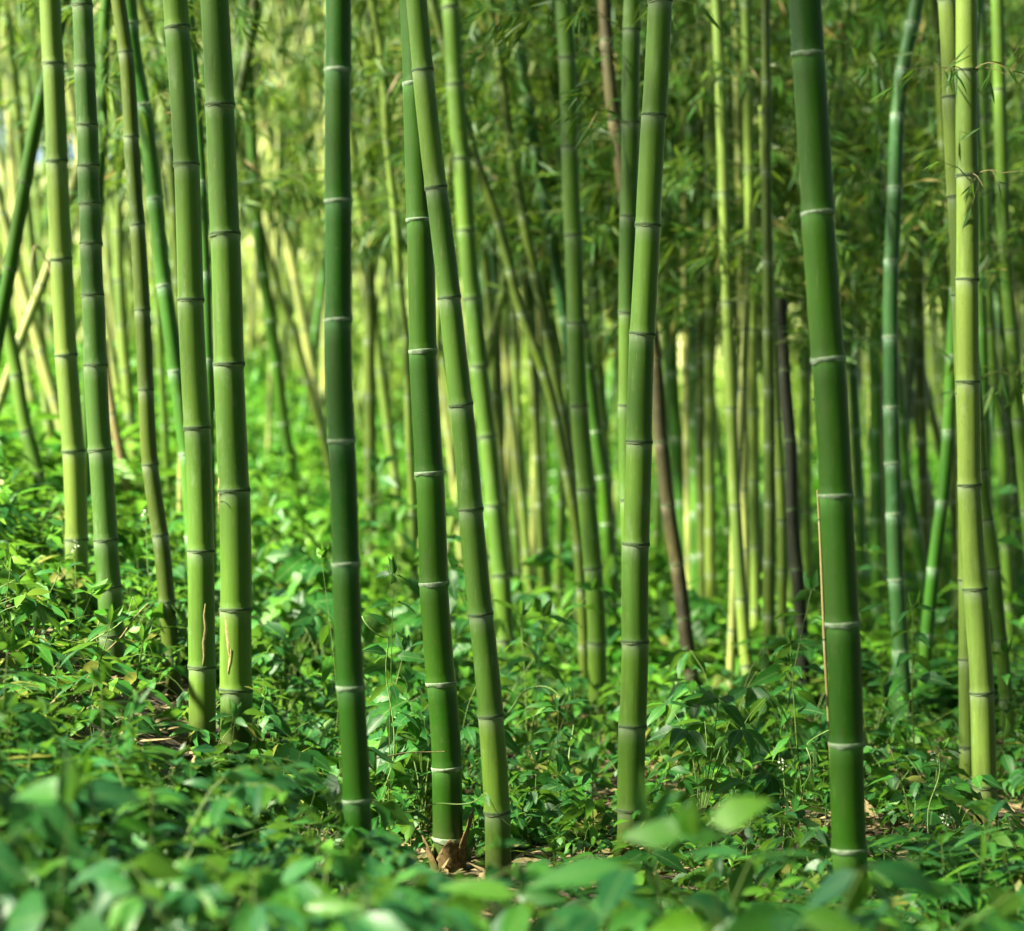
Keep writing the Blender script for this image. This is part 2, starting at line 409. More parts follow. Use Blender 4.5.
def build_stalk(label, D, w_top, w_bot, cls, ring, path, nodes, rng, group=None, parts=True, ztop=7.6, lean=None, cat='bamboo', wax_amt=1.0, seg=None):
    """path: (px, py) points of the centre line at distance D; nodes: pixel rows of the nodes"""
    pts = sorted(path, key=lambda q: q[1])
    f = hermite([p[1] for p in pts], [p[0] for p in pts])
    py0, py1 = pts[0][1], pts[-1][1]
    lean = rng.normal(0, .03) if lean is None else lean
    py = py1
    # follow the stalk down to the ground
    for _ in range(900):
        if wz(py, D) <= gz(wx(float(f(py)), D), D): break
        py += 2
    pyg = py
    zg = wz(pyg, D); bx = wx(float(f(pyg)), D)
    base = np.array([bx, D, float(gz(bx, D))])
    def centre(z):
        p = HY - (np.asarray(z) - CAMZ) * FPX / D
        x = wx(f(p), D)
        return np.stack([x, D + lean * (np.asarray(z) - 1.0), np.asarray(z, float)], -1)
    wfun = lambda z: np.interp(z, [wz(py1, D), wz(0, D), max(ztop, wz(0, D) + .5)], [w_bot, w_top, w_top * .72]) * D / FPX * .5
    nz = sorted(wz(q, D) for q in nodes)
    if len(nz) >= 2:
        sp = np.diff(nz)
        while nz[-1] < ztop: nz.append(nz[-1] + (sp[-1] if sp[-1] > .1 else .2) * rng.uniform(.97, 1.05))
        d0 = sp[0]
        while nz[0] - d0 > zg: nz.insert(0, nz[0] - d0); d0 *= .9
    else:
        nz = list(np.arange(zg + .12, ztop, .26 + rng.uniform(0, .08)))
    zb = zg - .06
    rows = culm_rows(zb, ztop, nz, wfun, not parts)
    zz = np.array([r[0] for r in rows]); rf = np.array([r[1] for r in rows]); wax = np.array([r[2] for r in rows]) * wax_amt
    tones = np.clip(rng.normal(.5, .24, 80), 0, 1); tone = tones[np.array([r[3] for r in rows]) % 80]
    C = centre(zz) - base
    zig = np.array([(-1) ** r[3] for r in rows]) * np.interp(zz - np.concatenate([[zz[0]], np.array(nz)])[np.clip(np.searchsorted(np.array(nz), zz, 'right'), 0, len(nz))], [0, .12], [0, 1]) * wfun(zz) * .03
    C[:, 0] += zig
    tg = norm(np.gradient(C, axis=0)); 
    a = norm(np.cross(np.tile([0., 1, 0], (len(C), 1)), tg)); b = np.cross(tg, a)
    sg = seg or (28 if w_bot > 15 else 14 if w_bot > 8 else 9)
    ph = np.arange(sg) * 2 * np.pi / sg
    r = (wfun(zz) * rf)[:, None, None]
    ov = 1 + .012 * np.cos(2 * ph + rng.uniform(0, 6))
    V = C[:, None] + r * ov[None, :, None] * (a[:, None] * np.cos(ph)[None, :, None] + b[:, None] * np.sin(ph)[None, :, None])
    k = len(C); i = np.arange(k - 1)[:, None] * sg; j = np.arange(sg)[None]; jn = (j + 1) % sg
    q = np.stack([i + j, i + jn, i + sg + jn, i + sg + j], -1).reshape(-1, 4)
    foot = np.clip(1 - (zz - zg) / (.75 if cls == 'tan' else .22), 0, 1) ** (.5 if cls == 'tan' else 1)
    at = {'wax': np.repeat(wax, sg), 'tone': np.repeat(tone, sg), 'foot': np.repeat(foot, sg)}
    if not parts:
        o = mk('bamboo_stalk', V.reshape(-1, 3), [q], CM[cls], attrs=at, loc=tuple(base))
        o['label'] = label; o['category'] = cat
        if group: o['group'] = group
        return o, base, centre, wfun, nz
    root = thing('bamboo_stalk', label, cat, tuple(base), group)
    mk('culm', V.reshape(-1, 3), [q], CM[cls], attrs=at, parent=root)
    ztop_vis = wz(-60, D)
    for zk in nz:
        if zk < zg + .02 or zk > ztop_vis: continue
        c = centre(np.array([zk - .01, zk, zk + .01])) - base
        t = norm(c[2] - c[0]); aa = norm(np.cross([0., 1, 0], t)); bb = np.cross(t, aa)
        r0 = float(wfun(zk)); hgt = rng.uniform(.75, 1.2) * (.0095 if ring == 'white' else .0075) * min(1.2, max(.6, r0 / .045)) * (1 if D < 11 else 1.25)
        tilt = rng.normal(0, .035, 2)
        if ring == 'white': prof = [(-hgt, .995), (-hgt, 1.02), (-hgt * .75, 1.05), (-hgt * .3, 1.072), (.0005, 1.084), (.0035, 1.076), (.0045, 1.05)]; split = 9
        else: prof = [(-hgt, .995), (-hgt, 1.02), (-hgt * .6, 1.066), (-hgt * .4, 1.06), (.0005, 1.078), (.0045, 1.076), (.006, 1.04)]; split = 2
        wob_ = 1 + .28 * np.sin(3 * ph + rng.uniform(0, 6)) + .18 * np.sin(7 * ph + rng.uniform(0, 6)); rg = []
        for dz, k_ in prof:
            off = (dz * wob_ if dz < -.6 * hgt else dz) + r0 * (tilt[0] * np.cos(ph) + tilt[1] * np.sin(ph)) * .8
            rg.append(c[1] + t * off[:, None] + r0 * k_ * ov[:, None] * (aa * np.cos(ph)[:, None] + bb * np.sin(ph)[:, None]))
        RV = np.array(rg).reshape(-1, 3); k = len(prof)
        i = np.arange(k - 1)[:, None] * sg
        rq = np.stack([i + j, i + jn, i + sg + jn, i + sg + j], -1).reshape(-1, 4)
        mi = np.repeat(np.array([0 if s < split else 1 for s in range(k - 1)]), sg)
        mk('node_ring', RV, [rq], [M_WHITE if ring == 'white' else M_PALE, M_GREY], midx=mi, parent=root)
    return root, base, centre, wfun, nz

# ---- the stalks one can follow in the photograph:
# label, distance, width at top and foot (px), colour, ring, centre line, node rows
ST = [
 ('pale yellow-green stalk second from the thin leaning pole, grey rings, foot in sunlit leaves', 9.5, 21, 23, 'pale', 'dark', [(54,0),(61,200),(66,330),(74,451),(77,560),(78,625)], [66.6,163,260,355.6,451,539.5]),
 ('bluish green stalk with closely spaced thin pale rings and a dark brown foot', 8.5, 20, 25, 'blue', 'dark', [(82,0),(87,125),(91,244),(94,330),(100,450),(106,540),(111,620),(115,690)], [66.6,125,166,204,244,295,365.5,450.5,540,587,635]),
 ('thin olive stalk with dark rings standing between the bluish stalk and the twin thick ones', 9.0, 14.5, 17, 'olive', 'dark', [(117,0),(124,51),(131,150),(143,330),(150,465),(160,535),(167,602),(174,690)], [51,136,224,310,390,465,535.5,602,655]),
 ('bright green curved stalk with bluish white rings, slanting behind the thin olive stalk', 10.4, 16, 15.5, 'bright', 'white', [(126,0),(131,50),(140,100),(153,197),(163,285),(175,371),(186,454),(192,530)], [20,103,197,285,371,454]),
 ('mid green thick stalk with dark rings and a brown peeling crack near its foot', 8.0, 24.5, 27, 'mid', 'dark', [(175,0),(183,100),(192,330),(197,430),(201,550),(202,745)], [28,165,300,428,551,666.6]),
 ('thickest mid green stalk with a dark split scar under one ring', 8.25, 28, 32, 'mid', 'dark', [(214,0),(220,105),(225,234),(229,364),(234,490),(236,609),(236,720)], [105,234.5,364,491,609,690]),
 ('dark green straight stalk with crisp white rings, standing alone before the hanging foliage', 6.1, 26, 28.5, 'dark', 'white', [(338,-40),(338,200),(338.3,330),(341.5,440),(346,564),(350.5,686),(357,800),(362,940)], [70,201,320.5,440.6,564,686.5,800,893]),
 ('deep green stalk with white rings, brown husks at its foot, crossed by a paler stalk', 7.4, 26, 30.5, 'deep', 'white', [(412,0),(416,84),(420,220),(423,351),(429.5,472),(434,583),(441,683),(447,767),(448,845)], [84,220,351,472.5,583,683,767.5,838]),
 ('pale mid green slanting stalk with thin grey rings, in front of the deep green one', 7.1, 21, 26.5, 'mid', 'dark', [(416,0),(423,71),(436,188),(449.5,298),(461,405),(471,510),(480.5,614),(491,716),(497,812),(498,880)], [71,188,298,405,510,614.5,716,812]),
 ('light green slanting stalk just behind the crossing pair, with faint grey rings', 12.5, 18, 18.5, 'mid', 'dark', [(450,0),(455,82),(461,157),(466,229),(472,297),(479,366),(487,436),(494,505),(501,574),(507,680)], [4,82.5,157,229.5,297.5,366,436,505.5,574.5,640]),
 ('light green stalk with bluish cast and dark blurred rings, before the fan of leaning stalks', 11.3, 17, 19, 'mid', 'dark', [(564,0),(567,57),(570,147),(573,235),(576,323),(579,406),(586,489),(593,568),(597,642),(598,725)], [57,147,235,323,406,489.5,568,642.6,705]),
 ('slim light green stalk half hidden behind the thick stalk that leans across it', 9.6, 18, 17, 'mid', 'dark', [(632,0),(630,124),(628.5,217),(627,330),(627,420),(630,560),(632,720)], [31,124,217,312.5,406,500,600]),
 ('thick mid green stalk curving upward with thin white-edged rings, middle of the grove', 7.5, 24.5, 28, 'mid', 'dark', [(660,0),(654,116),(648,225),(642.5,334),(639,441),(636,544),(634.8,641),(632.5,726),(630.8,810),(630,860)], [2,116,225.6,334,441.7,544,641.6,726,810]),
 ('slender lime green stalk bearing a curved leafy twig', 12.6, 11, 12.5, 'pale', 'dark', [(719,0),(722,76),(725,191),(728,301),(732,408),(735,505),(741,599),(748,690)], [76,191,301,408,505.5,599,665]),
 ('biggest dark green stalk with bright white rings, close to the camera', 6.15, 32, 34.5, 'deep', 'white', [(805.5,0),(808,54),(818,213),(828,359),(836,495),(842.5,623),(846.5,743),(849,849),(850,940)], [54,213,359,495.6,623,743,849.5]),
 ('teal green stalk with pale rings and a kinked top', 11.0, 14, 16.5, 'teal', 'white', [(920,-5),(913,30),(905,67),(900,113),(896.5,186),(893,260),(891.5,336),(892,407),(894,514),(896,580),(900,651),(905,725)], [67,113,186,260,336.5,407,463,514,580,651,714]),
 ('bright green slanting stalk crossing behind the teal stalk low down', 11.6, 12, 13, 'bright', 'white', [(957,260),(953,321),(948,431),(942,502),(933.6,569),(928,626),(923.5,721)], [290,356,431,502,569,635.5,698]),
 ('green stalk bending the other way between the teal stalk and its slanting neighbour', 15.0, 10, 11, 'bright', 'white', [(893,340),(902,420),(907,482),(916,530),(923,573),(931,650)], [420,482,530,573]),
 ('pale yellow stalk with a dry twig and small leaves hanging at its upper ring', 8.4, 21, 24.5, 'pale', 'dark', [(966,0),(967,175),(968,382),(969.5,485),(975,589),(982,692),(985,806)], [71,175,280,382,485,589,692,786]),
 ('pale green stalk pressed close behind the yellow stalk', 9.0, 20, 16, 'pale', 'dark', [(945,0),(948,50),(950,99),(955,198),(960,300),(964,400),(967,500),(967,600),(968,700),(968,810)], [2,99,198,296,394,490,580,660,747]),
 ('dark thin stalk slipping behind the pale green pair near the teal stalk', 14.0, 8, 8, 'olive', 'dark', [(932,0),(934,18),(941,142),(951,266),(958,380),(962,560)], [60,142,220,300,380]),
 ('dark green slim stalk hugging the yellow stalk on its shaded side', 12.6, 10, 11, 'deep', 'dark', [(972,60),(976,150),(982,330),(986,475),(988,562),(988,660)], [150,245,330,400,475,562]),
 ('light olive stalk leaning away beyond the yellow stalk, upper part in leaves', 14.0, 11, 13, 'mid', 'dark', [(982,200),(987,321),(992,381),(1001,442),(1004.5,520),(1010,605),(1012,664)], [260,330,385,430,490,545,605]),
 ('pale green stalk with faint rings rising from leaves beyond the yellow stalk foot', 10.2, 12, 14, 'mid', 'dark', [(974,380),(984,500),(994,569),(999,619),(1009,714),(1016,778)], [420,470,520,569,640,700]),
 ('light green stalk leaning out of view at the edge, foliage hiding its top', 12.0, 13, 13, 'mid', 'dark', [(996,0),(1000,130),(1004,248),(1009,310),(1016,390),(1026,500),(1034,600)], [90,184,248,330,420]),
 ('black dead stalk with one pale edge, beside two yellow-green stalks', 12.3, 11, 14, 'black', 'dark', [(779,300),(783,371),(790,452),(792,509),(797,569),(802.5,626),(806,706)], [70,150,220,290,371,440,509,569,626]),
 ('straight olive stalk directly beside the black dead stalk', 11.8, 9, 13, 'olive', 'dark', [(766,0),(767,250),(769,390),(769.5,500),(769,600),(768,715)], [80,170,260,330,388,443.5,502,560,615,670]),
 ('short-jointed thin yellow-green stalk squeezed between the olive stalk and the black one', 12.0, 9, 10, 'pale', 'dark', [(772,340),(776,420),(781,498),(783,630),(785,712)], [420,470,520,570,620]),
 ('thin straight olive stalk between the black stalk and the biggest dark green one', 15.0, 10, 10.5, 'mid', 'dark', [(804,0),(805,200),(806,371),(806.5,560),(807,650)], [120,210,300,371,440,510,575]),
 ('tan and black dead stalk leaning behind the thick curving stalk', 12.3, 13, 14.5, 'tan', 'dark', [(603,-10),(614,120),(633,240),(655,360),(661,442),(668,505),(677,564),(684,619),(694,690),(697,705)], [40,120,200,280,360,442,505,564,619,675]),
 ('bright green stalk with white rings behind the thick curving stalk and the tan dead one', 16.5, 13, 13, 'bright', 'white', [(662,150),(666,250),(669,320),(673,400),(680,502),(687,600)], [217,300,372.6,438,502,560]),
 ('upright green stalk with regularly spaced blurred white rings beside the tan dead one', 16.0, 11, 13, 'bright', 'white', [(690,100),(693,250),(695,350),(696,480),(697,600),(698,650)], [190,250,310,367,421.5,470,513,556,599]),
 ('thin tan stalk touching the slender lime one from behind', 14.5, 8, 9, 'cream', 'dark', [(741,260),(743,370),(744,470),(745,560),(747,650)], [300,370,430,490,550]),
 ('plain yellow-green stalk to the far side of the slender lime one', 14.0, 10, 11, 'pale', 'dark', [(748,180),(751,300),(753,420),(755,520),(756,600),(757,670)], [250,330,410,480,545,610]),
 ('thin pale yellow stalk foot meeting the lime stalk near the ground', 12.7, 7, 9, 'cream', 'dark', [(741,420),(735,520),(733,600),(729,702)], [450,510,570,630,680]),
 ('leaning olive stalk, outer one of the crossing fan beyond the light green stalks', 13.4, 10, 11, 'olive', 'dark', [(490,0),(498,50),(511,149),(534,273),(547,330),(560,405),(571,470),(581,560),(586,640)], [50,149,215,273,330,405,470,540]),
 ('leaning olive stalk, lower one of the crossing fan, bent upright near its foot', 12.9, 9, 11.5, 'olive', 'dark', [(462,110),(476,160),(498,222),(521,312),(543,371),(566,470),(578,545),(583,630),(585,695)], [160,222,270,312,371,420,470,545,590,645]),
 ('leaning teal stalk with pale rings crossing above the olive fan', 14.6, 11, 12, 'teal', 'white', [(508,-20),(519,46),(534,149),(543,195),(553,244),(564,319),(574,385),(584,450),(594,560)], [46,100,149,195,244,319,385]),
 ('dark green stalk with white rings emerging low down beside the light bluish-cast stalk', 15.5, 12, 13.5, 'deep', 'white', [(566,200),(575,285),(587,367),(596,431),(602.7,477),(607,524),(610,568),(612,605),(615,660)], [285,367,431,477,524,568.5,605]),
 ('yellow-green far stalk standing straight in the bright gap inside the fan', 19.0, 9, 10, 'cream', 'dark', [(540,200),(538,340),(536,450),(534,530),(530,608)], [270,330,390,435,480,510,560]),
 ('dark leaning far stalk just beyond the light green slanting one', 17.5, 9, 10, 'olive', 'dark', [(478,200),(488,290),(494,371),(503,498),(511,590)], [230,290,340,395,450,498]),
 ('pale thin stalk rising behind the deep green stalk with husks', 14.0, 8, 8.5, 'pale', 'dark', [(372,0),(379,35),(388,142),(395,212),(400,283),(406,335),(410,450),(413,512),(415,600),(415.5,664)], [70,142,212,283,335,395,455,512,570,620]),
 ('straight olive far stalk midway between the dark green and deep green ones', 17.0, 12, 12.5, 'olive', 'dark', [(371,120),(370,250),(369.5,335),(370,440),(370.5,540)], [180,240,290,340,395,450,500]),
 ('pale slanting far stalk leaning against the straight olive far one', 19.5, 10, 10.5, 'pale', 'dark', [(366,250),(374,310),(381,371),(395,477),(404,560)], [310,371,425,477]),
 ('dark green far stalk before the bright glow, leaning towards the thickest stalk', 18.0, 11, 12, 'deep', 'white', [(252,120),(257,212),(263,270),(271,321),(284,424),(303,527),(312,570)], [170,225,275,321,365,424,475]),
 ('thin dark far stalk leaning across the bright glow toward the straight dark green one', 21.0, 8, 9, 'olive', 'dark', [(262,230),(277,283),(287,310),(305,370),(324,442),(345,525)], [283,330,380,430]),
 ('cream blurred far stalk in the bright glow beside the straight dark green one', 24.0, 9, 10, 'cream', 'dark', [(290,250),(303,318),(312,370),(321,417),(333,490)], [280,330,380,420]),
 ('dark thick-looking pole leaning left of the pale yellow-green stalk and passing behind it', 11.0, 13, 14.5, 'deep', 'dark', [(76,-30),(69,7),(43,113),(20,230),(10,285),(0,335),(-30,480)], [20,98,185,270,345]),
 ('thin pale pole leaning across behind the pale yellow-green and bluish stalks', 14.0, 10, 10.5, 'cream', 'dark', [(104,80),(78,170),(46,273),(23,332),(0,400),(-25,470)], [125,190,240,285,340]),
 ('green pole leaning the opposite way and crossing the two slanted poles', 13.0, 13, 14.5, 'mid', 'dark', [(-25,200),(3,321),(13,365),(25,431),(36,470),(44,509),(55,560)], [250,321,375,431,475,520]),
 ('dark slanting pole between the bluish green stalk and the thin olive one', 12.5, 12, 11, 'deep', 'dark', [(108,-20),(106,0),(102,120),(100,160),(95,240),(88,371),(86,520)], [60,130,200,280,371,450]),
 ('thin dark leaning stalk beside the top of the bright green curved one', 16.0, 9, 9, 'olive', 'dark', [(139,-15),(142,0),(160,55),(168,110),(176,200),(181,330),(183,480)], [55,110,160,210,280,350]),
 ('slim bright green stalk seen in the slit between the two thick twins', 11.0, 10, 9, 'bright', 'white', [(186,-40),(190,0),(198,100),(203,177),(207,277),(210,400),(212,520)], [85,183,274,360]),
 ('slim olive stalk leaning over the top of the thickest one', 14.0, 11, 9, 'olive', 'dark', [(256,-20),(253,0),(234,117),(222,220),(212,380),(206,520)], [50,117,190,260,330]),
 ('orange-tan dry stalk low behind the bluish green one', 14.0, 8, 9, 'orange', 'dark', [(102,340),(112,413),(124,477),(134,534),(140,590)], [413,477,534]),
 ('pale green far stalk slightly bowed, near the orange-tan one', 18.0, 11, 12, 'pale', 'dark', [(116,180),(120,300),(128,400),(138,498),(144,560)], [230,280,325,370,415,460]),
 ('pale far stalk slanting behind the orange-tan one', 20.0, 8, 9, 'cream', 'dark', [(98,270),(110,346),(122,410),(133,474),(142,530)], [310,360,405,450]),
 ('pale yellow far stalk leaning beyond the crossing poles', 17.0, 10, 11, 'pale', 'dark', [(28,220),(39,321),(47,410),(53,477),(58,540)], [260,321,370,420,470]),
 ('faint yellow far stalk close beyond the crossing poles, thinner than its neighbour', 21.0, 8, 9, 'cream', 'dark', [(12,220),(21,335),(32,424),(40,500)], [275,335,385,430]),
 ('yellow dry stalk foot glowing behind the twin thick stalks', 13.5, 8, 9, 'cream', 'dark', [(187,330),(185,420),(182,477),(180,562),(179,600)], [380,430,480,530]),
 ('slim olive stalk appearing between the curved bright stalk and the olive one', 17.0, 7, 7.5, 'mid', 'dark', [(158,220),(161,353),(165,430),(168,488),(172,560)], [270,320,370,425,470]),
 ('green thin stalk right behind the biggest dark green one, pale rings', 18.0, 10, 11, 'bright', 'white', [(840,100),(846,230),(854,371),(858,450),(862,560)], [160,230,300,371,430,500]),
 ('pale thin stalk leaning through the leaves before the teal one', 19.0, 8, 8.5, 'cream', 'dark', [(855,0),(858,90),(863,152),(868,213),(875,266),(878,320),(881,420),(884,520)], [60,110,152,213,266,320]),
 ('pale far stalk leaning between the slanting green one and the teal one', 20.0, 8, 9, 'pale', 'dark', [(916,300),(923,371),(932,412),(941,452),(955,520)], [330,375,415,455]),
 ('yellowish far stalk, lower of two leaning beyond the teal one', 20.5, 8, 8.5, 'olive', 'dark', [(898,320),(912,388),(923,455),(934,520),(945,590)], [350,400,450,500]),
 ('olive thin stalk standing right before the pressed pale pair, seen low', 15.5, 8, 9, 'olive', 'dark', [(954,400),(955,500),(956,570),(957,640)], [440,500,555,605]),
 ('pale dry thin stalk like a cream line along the biggest dark green one', 8.2, 3.2, 3.4, 'orange', 'dark', [(818,490),(820,530),(824,630),(830,740),(834,800)], [400,520,640]),
]
STALKS = []
for k, (lab, D, wt, wb, cls, ring, path, nodes) in enumerate(ST):
    rng = np.random.default_rng(100 + k)
    ztop = 7.6 if path[0][1] < 60 else wz(path[0][1], D) + 3.0
    if cls in ('tan', 'black', 'orange'): ztop = max(wz(path[0][1], D), wz(-40, D)) if path[0][1] < 60 else wz(path[0][1], D)
    if path[0][1] > 300: ztop = min(ztop, wz(path[0][1], D) + (1.2 if D > 9 else 0))
    STALKS.append(build_stalk(lab, D, wt, wb, cls, ring, path, nodes, rng, 'bamboo stalks of the grove', ztop=ztop, lean=(0.0 if D < 9 else None), wax_amt=(1.0 if ring == 'white' else .6)) + (D, cls))

# ---- the thin blurred stalks farther back
rng = np.random.default_rng(7)
FAR = []
n_far = 245
for k in range(n_far):
    D = rng.uniform(14.5, 24) if k < 60 else rng.uniform(27, 42) if k < 222 else rng.uniform(17, 26)
    px = rng.uniform(-60, 1084)
    if k >= 222 or (k < 60 and rng.random() < .6): px = rng.uniform(420, 1060)
    if 60 <= k < 222 and rng.random() < .45: px = rng.uniform(-40, 530)
    left = px < 520
    dia = rng.uniform(.045, .085) if k < 60 or k >= 222 else rng.uniform(.065, .11)
    if 60 <= k < 222 and px > 560 and rng.random() < .3: px -= 560
    left = px < 520
    wpx = dia * FPX / D
    sl = rng.normal(0.02, .125) if left else rng.normal(.01, .06)
    if px < 170 and k % 3 == 0: sl = rng.choice([-.32, .3]) * rng.uniform(.7, 1.2)
    bow = rng.normal(0, 8)
    yb = HY - (float(gz(wx(px, D), D)) - CAMZ) * FPX / D
    path = [(px + sl * (q - 400) + bow * math.sin(q / 260.), q) for q in (-20, 120, 260, 400, yb)]
    cls = rng.choice(['pale', 'cream', 'mid', 'olive', 'bright', 'deep', 'teal'], p=[.36, .40, .10, .04, .05, .02, .03] if left else [.16, .06, .34, .20, .12, .08, .04])  # mostly pale at left, darker at right: glow and shade painted by colour
    FAR.append(build_stalk('thin blurred bamboo stalk far back in the sunlit thicket', D, wpx * .9, wpx, str(cls), 'dark', path, [], rng,
                           'thin stalks far back in the grove', parts=False, ztop=7.5 + rng.uniform(0, 3) + D * .06, wax_amt=.8) + (D, str(cls)))

# ------------------------------------------------------------------ leafy branches of the stalks behind (children of their stalks)
def spray_leaves(acc, wood, P0, out, length, rng, leafL=.115, n_tw=7, per=6, prof='low2', twig_r=.0022):
    """one side branch from a node: arching twig with fans of narrow drooping leaves"""
    t = np.linspace(0, 1, 6)[:, None]
    up = rng.uniform(.05, .5)
    P = P0 + out * length * t + np.array([0, 0, 1.]) * length * (up * t - (up + rng.uniform(.1, .45)) * t ** 2)
    V, F = tube(P, twig_r, twig_r * .4, 3); wood.add(V, F)
    for i in range(n_tw):
        s = rng.uniform(.25, 1.0)
        q = P0 + out * length * s + np.array([0, 0, 1.]) * length * (up * s - (up + .25) * s * s)
        td = norm(out + rng.normal(0, .6, 3) + np.array([0, 0, -.15]))
        e = q + td * rng.uniform(.06, .2)
        V, F = tube(np.array([q, (q + e) / 2, e]), twig_r * .5, twig_r * .3, 3); wood.add(V, F)
        m = rng.integers(max(3, per - 2), per + 2)
        d = norm(td[None] + rng.normal(0, .55, (m, 3)) + np.array([0, 0, -.6]))
        pos = e[None] - td[None] * rng.uniform(0, .10, (m, 1))
        n = rng.normal(0, .5, (m, 3)) + np.array([0, -.25, .8])
        L = rng.uniform(.65, 1.2, m) * leafL
        V, F, U = leaves(pos, d, n, L, L * rng.uniform(.085, .125, m), rng.uniform(.02, .28, m), .15, prof)
        acc.add(V, F, U)
def dens(px, py):
    """how much hanging foliage the grove shows at this height of the stalk (row, column of the photo)"""
    low = np.interp(px, [0, 120, 250, 330, 420, 520, 620, 700, 800, 900, 1024], [140, 160, 270, 300, 270, 250, 280, 370, 370, 310, 290])
    return float(np.clip((low - py) / 75., 0, 1))
def add_foliage(st, rng, max_br, leafL, rate=1.0):
    root, base, centre, wf, nz, D, cls = st
    nb = 0
    for z in nz:
        if nb >= max_br: break
        if z < base[2] + 1.0: continue
        c = centre(np.array([z]))[0]
        px = CX + c[0] * FPX / c[1]; py = HY - (z - CAMZ) * FPX / c[1]
        if py < -160 or px < -130 or px > 1150: continue
        if rng.random() > dens(px, py) * rate: continue
        acc, wood = Acc(), Acc()
        for _ in range(3):
            ph = rng.uniform(0, 2 * np.pi)
            out = norm(np.array([math.cos(ph), math.sin(ph), 0.]))
            spray_leaves(acc, wood, c - base, out, rng.uniform(.4, 1.25), rng, leafL, n_tw=9, per=6)
            nb += 1
        V, F, U = acc.get(); W, G, _ = wood.get()
        br = mk('branch', W, [G], M_GTWIG, parent=root)
        mk('foliage', V, [F], L_BAMBOO, uv=U, parent=br)
    return nb
rng = np.random.default_rng(21)
for st in STALKS:
    if st[5] >= 13.0 and st[6] not in ('tan', 'black', 'orange'): add_foliage(st, rng, 30, .165, .8)
for st in FAR[:222]:
    if st[5] < 22: add_foliage(st, rng, 36, .17 + .0012 * st[5], .85 if st[1][0] / st[5] > -.06 else .5)

# ---- foliage on nearer stalks that the photo shows one by one
def find(txt):
    for s, row in zip(STALKS, ST):
        if txt in row[0]: return s
def branch_on(st, py, dirs, length, rng, leafL, n_tw, per, dry=0, r=.003, prof='lance'):
    root, base, centre, wf, nz, D, cls = st
    z = wz(py, D); c = centre(np.array([z]))[0] - base
    acc, wood, dacc = Acc(), Acc(), Acc()
    for dv in dirs:
        o = norm(np.array(dv, float)); p0 = c + np.array([o[0], o[1], 0]) * float(wf(z)) * .9
        spray_leaves(acc, wood, p0, o, length * rng.uniform(.6, 1.1), rng, leafL, n_tw, per, prof, r)
    W, G, _ = wood.get(); br = mk('branch', W, [G], M_TWIG if dry else M_GTWIG, parent=root)
    V, F, U = acc.get(); mk('foliage', V, [F], L_BAMBOO, uv=U, parent=br)
rng = np.random.default_rng(33)
ys_ = find('pale yellow stalk with a dry twig')
branch_on(ys_, 71, [(-1, -.3, .1), (-.6, -.8, -.1), (.6, -.7, .1), (.9, -.2, .1)], .20, rng, .10, 3, 3, 1, .0022)
branch_on(ys_, 175, [(-.5, -.8, .3), (.3, -.9, -.4), (.8, -.5, .2)], .15, rng, .085, 2, 3, 1, .0025)
lime = find('slender lime green stalk')
branch_on(lime, 191, [(-1, -.2, .5), (-1, -.4, .25), (-.8, .3, .7)], .40, rng, .12, 5, 5)
branch_on(lime, 76, [(-1, -.2, .2), (.7, -.6, .2)], .40, rng, .12, 5, 5)
branch_on(lime, 301, [(-.9, -.3, .2), (.8, -.4, .3), (.4, -.8, .1)], .42, rng, .12, 5, 5)
branch_on(find('light green stalk with bluish cast'), 147, [(1, -.3, .2), (.8, -.6, .5)], .35, rng, .12, 5, 5)
branch_on(find('slim light green stalk half hidden'), 124, [(-1, -.5, .1), (-.7, -.8, .3)], .22, rng, .12, 4, 4)
branch_on(find('leaning olive stalk, outer one'), 50, [(-.6, -.5, .2), (.9, -.2, .1), (.3, -.9, .2)], .35, rng, .13, 5, 5)
branch_on(find('teal green stalk with pale rings and a kinked'), 67, [(-.8, -.4, .2), (.8, -.3, .3), (.1, -.9, .2)], .35, rng, .12, 5, 5)
branch_on(find('teal green stalk with pale rings and a kinked'), 186, [(-.9, -.4, .2), (.8, -.5, .1)], .35, rng, .12, 5, 5)

for txt, rows_ in (('light green stalk with bluish cast', (57,)), ('slim light green stalk half hidden', (31,)), ('light green stalk leaning out of view', (90, 184, 248)), ('leaning olive stalk, outer one', (149,)),
                   ('leaning olive stalk, lower one', (160,)), ('leaning teal stalk', (46, 149)), ('slender lime green', (-40, 240)), ('straight olive stalk directly', (80, 170, 260)), ('dark green slim stalk hugging', (150,)),
                   ('light green slanting stalk just behind', (82,)), ('pale green stalk with faint rings', (380,)), ('bright green slanting stalk', (290,)), ('short-jointed', (345,)), ('dark slanting pole', (60, 130)), ('bright green curved', (20, 103))):
    for r_ in rows_: branch_on(find(txt), r_, [(math.cos(q), math.sin(q), .25) for q in rng.uniform(0, 6.28, 3)], .5, rng, .135, 6, 6, r=.0025)

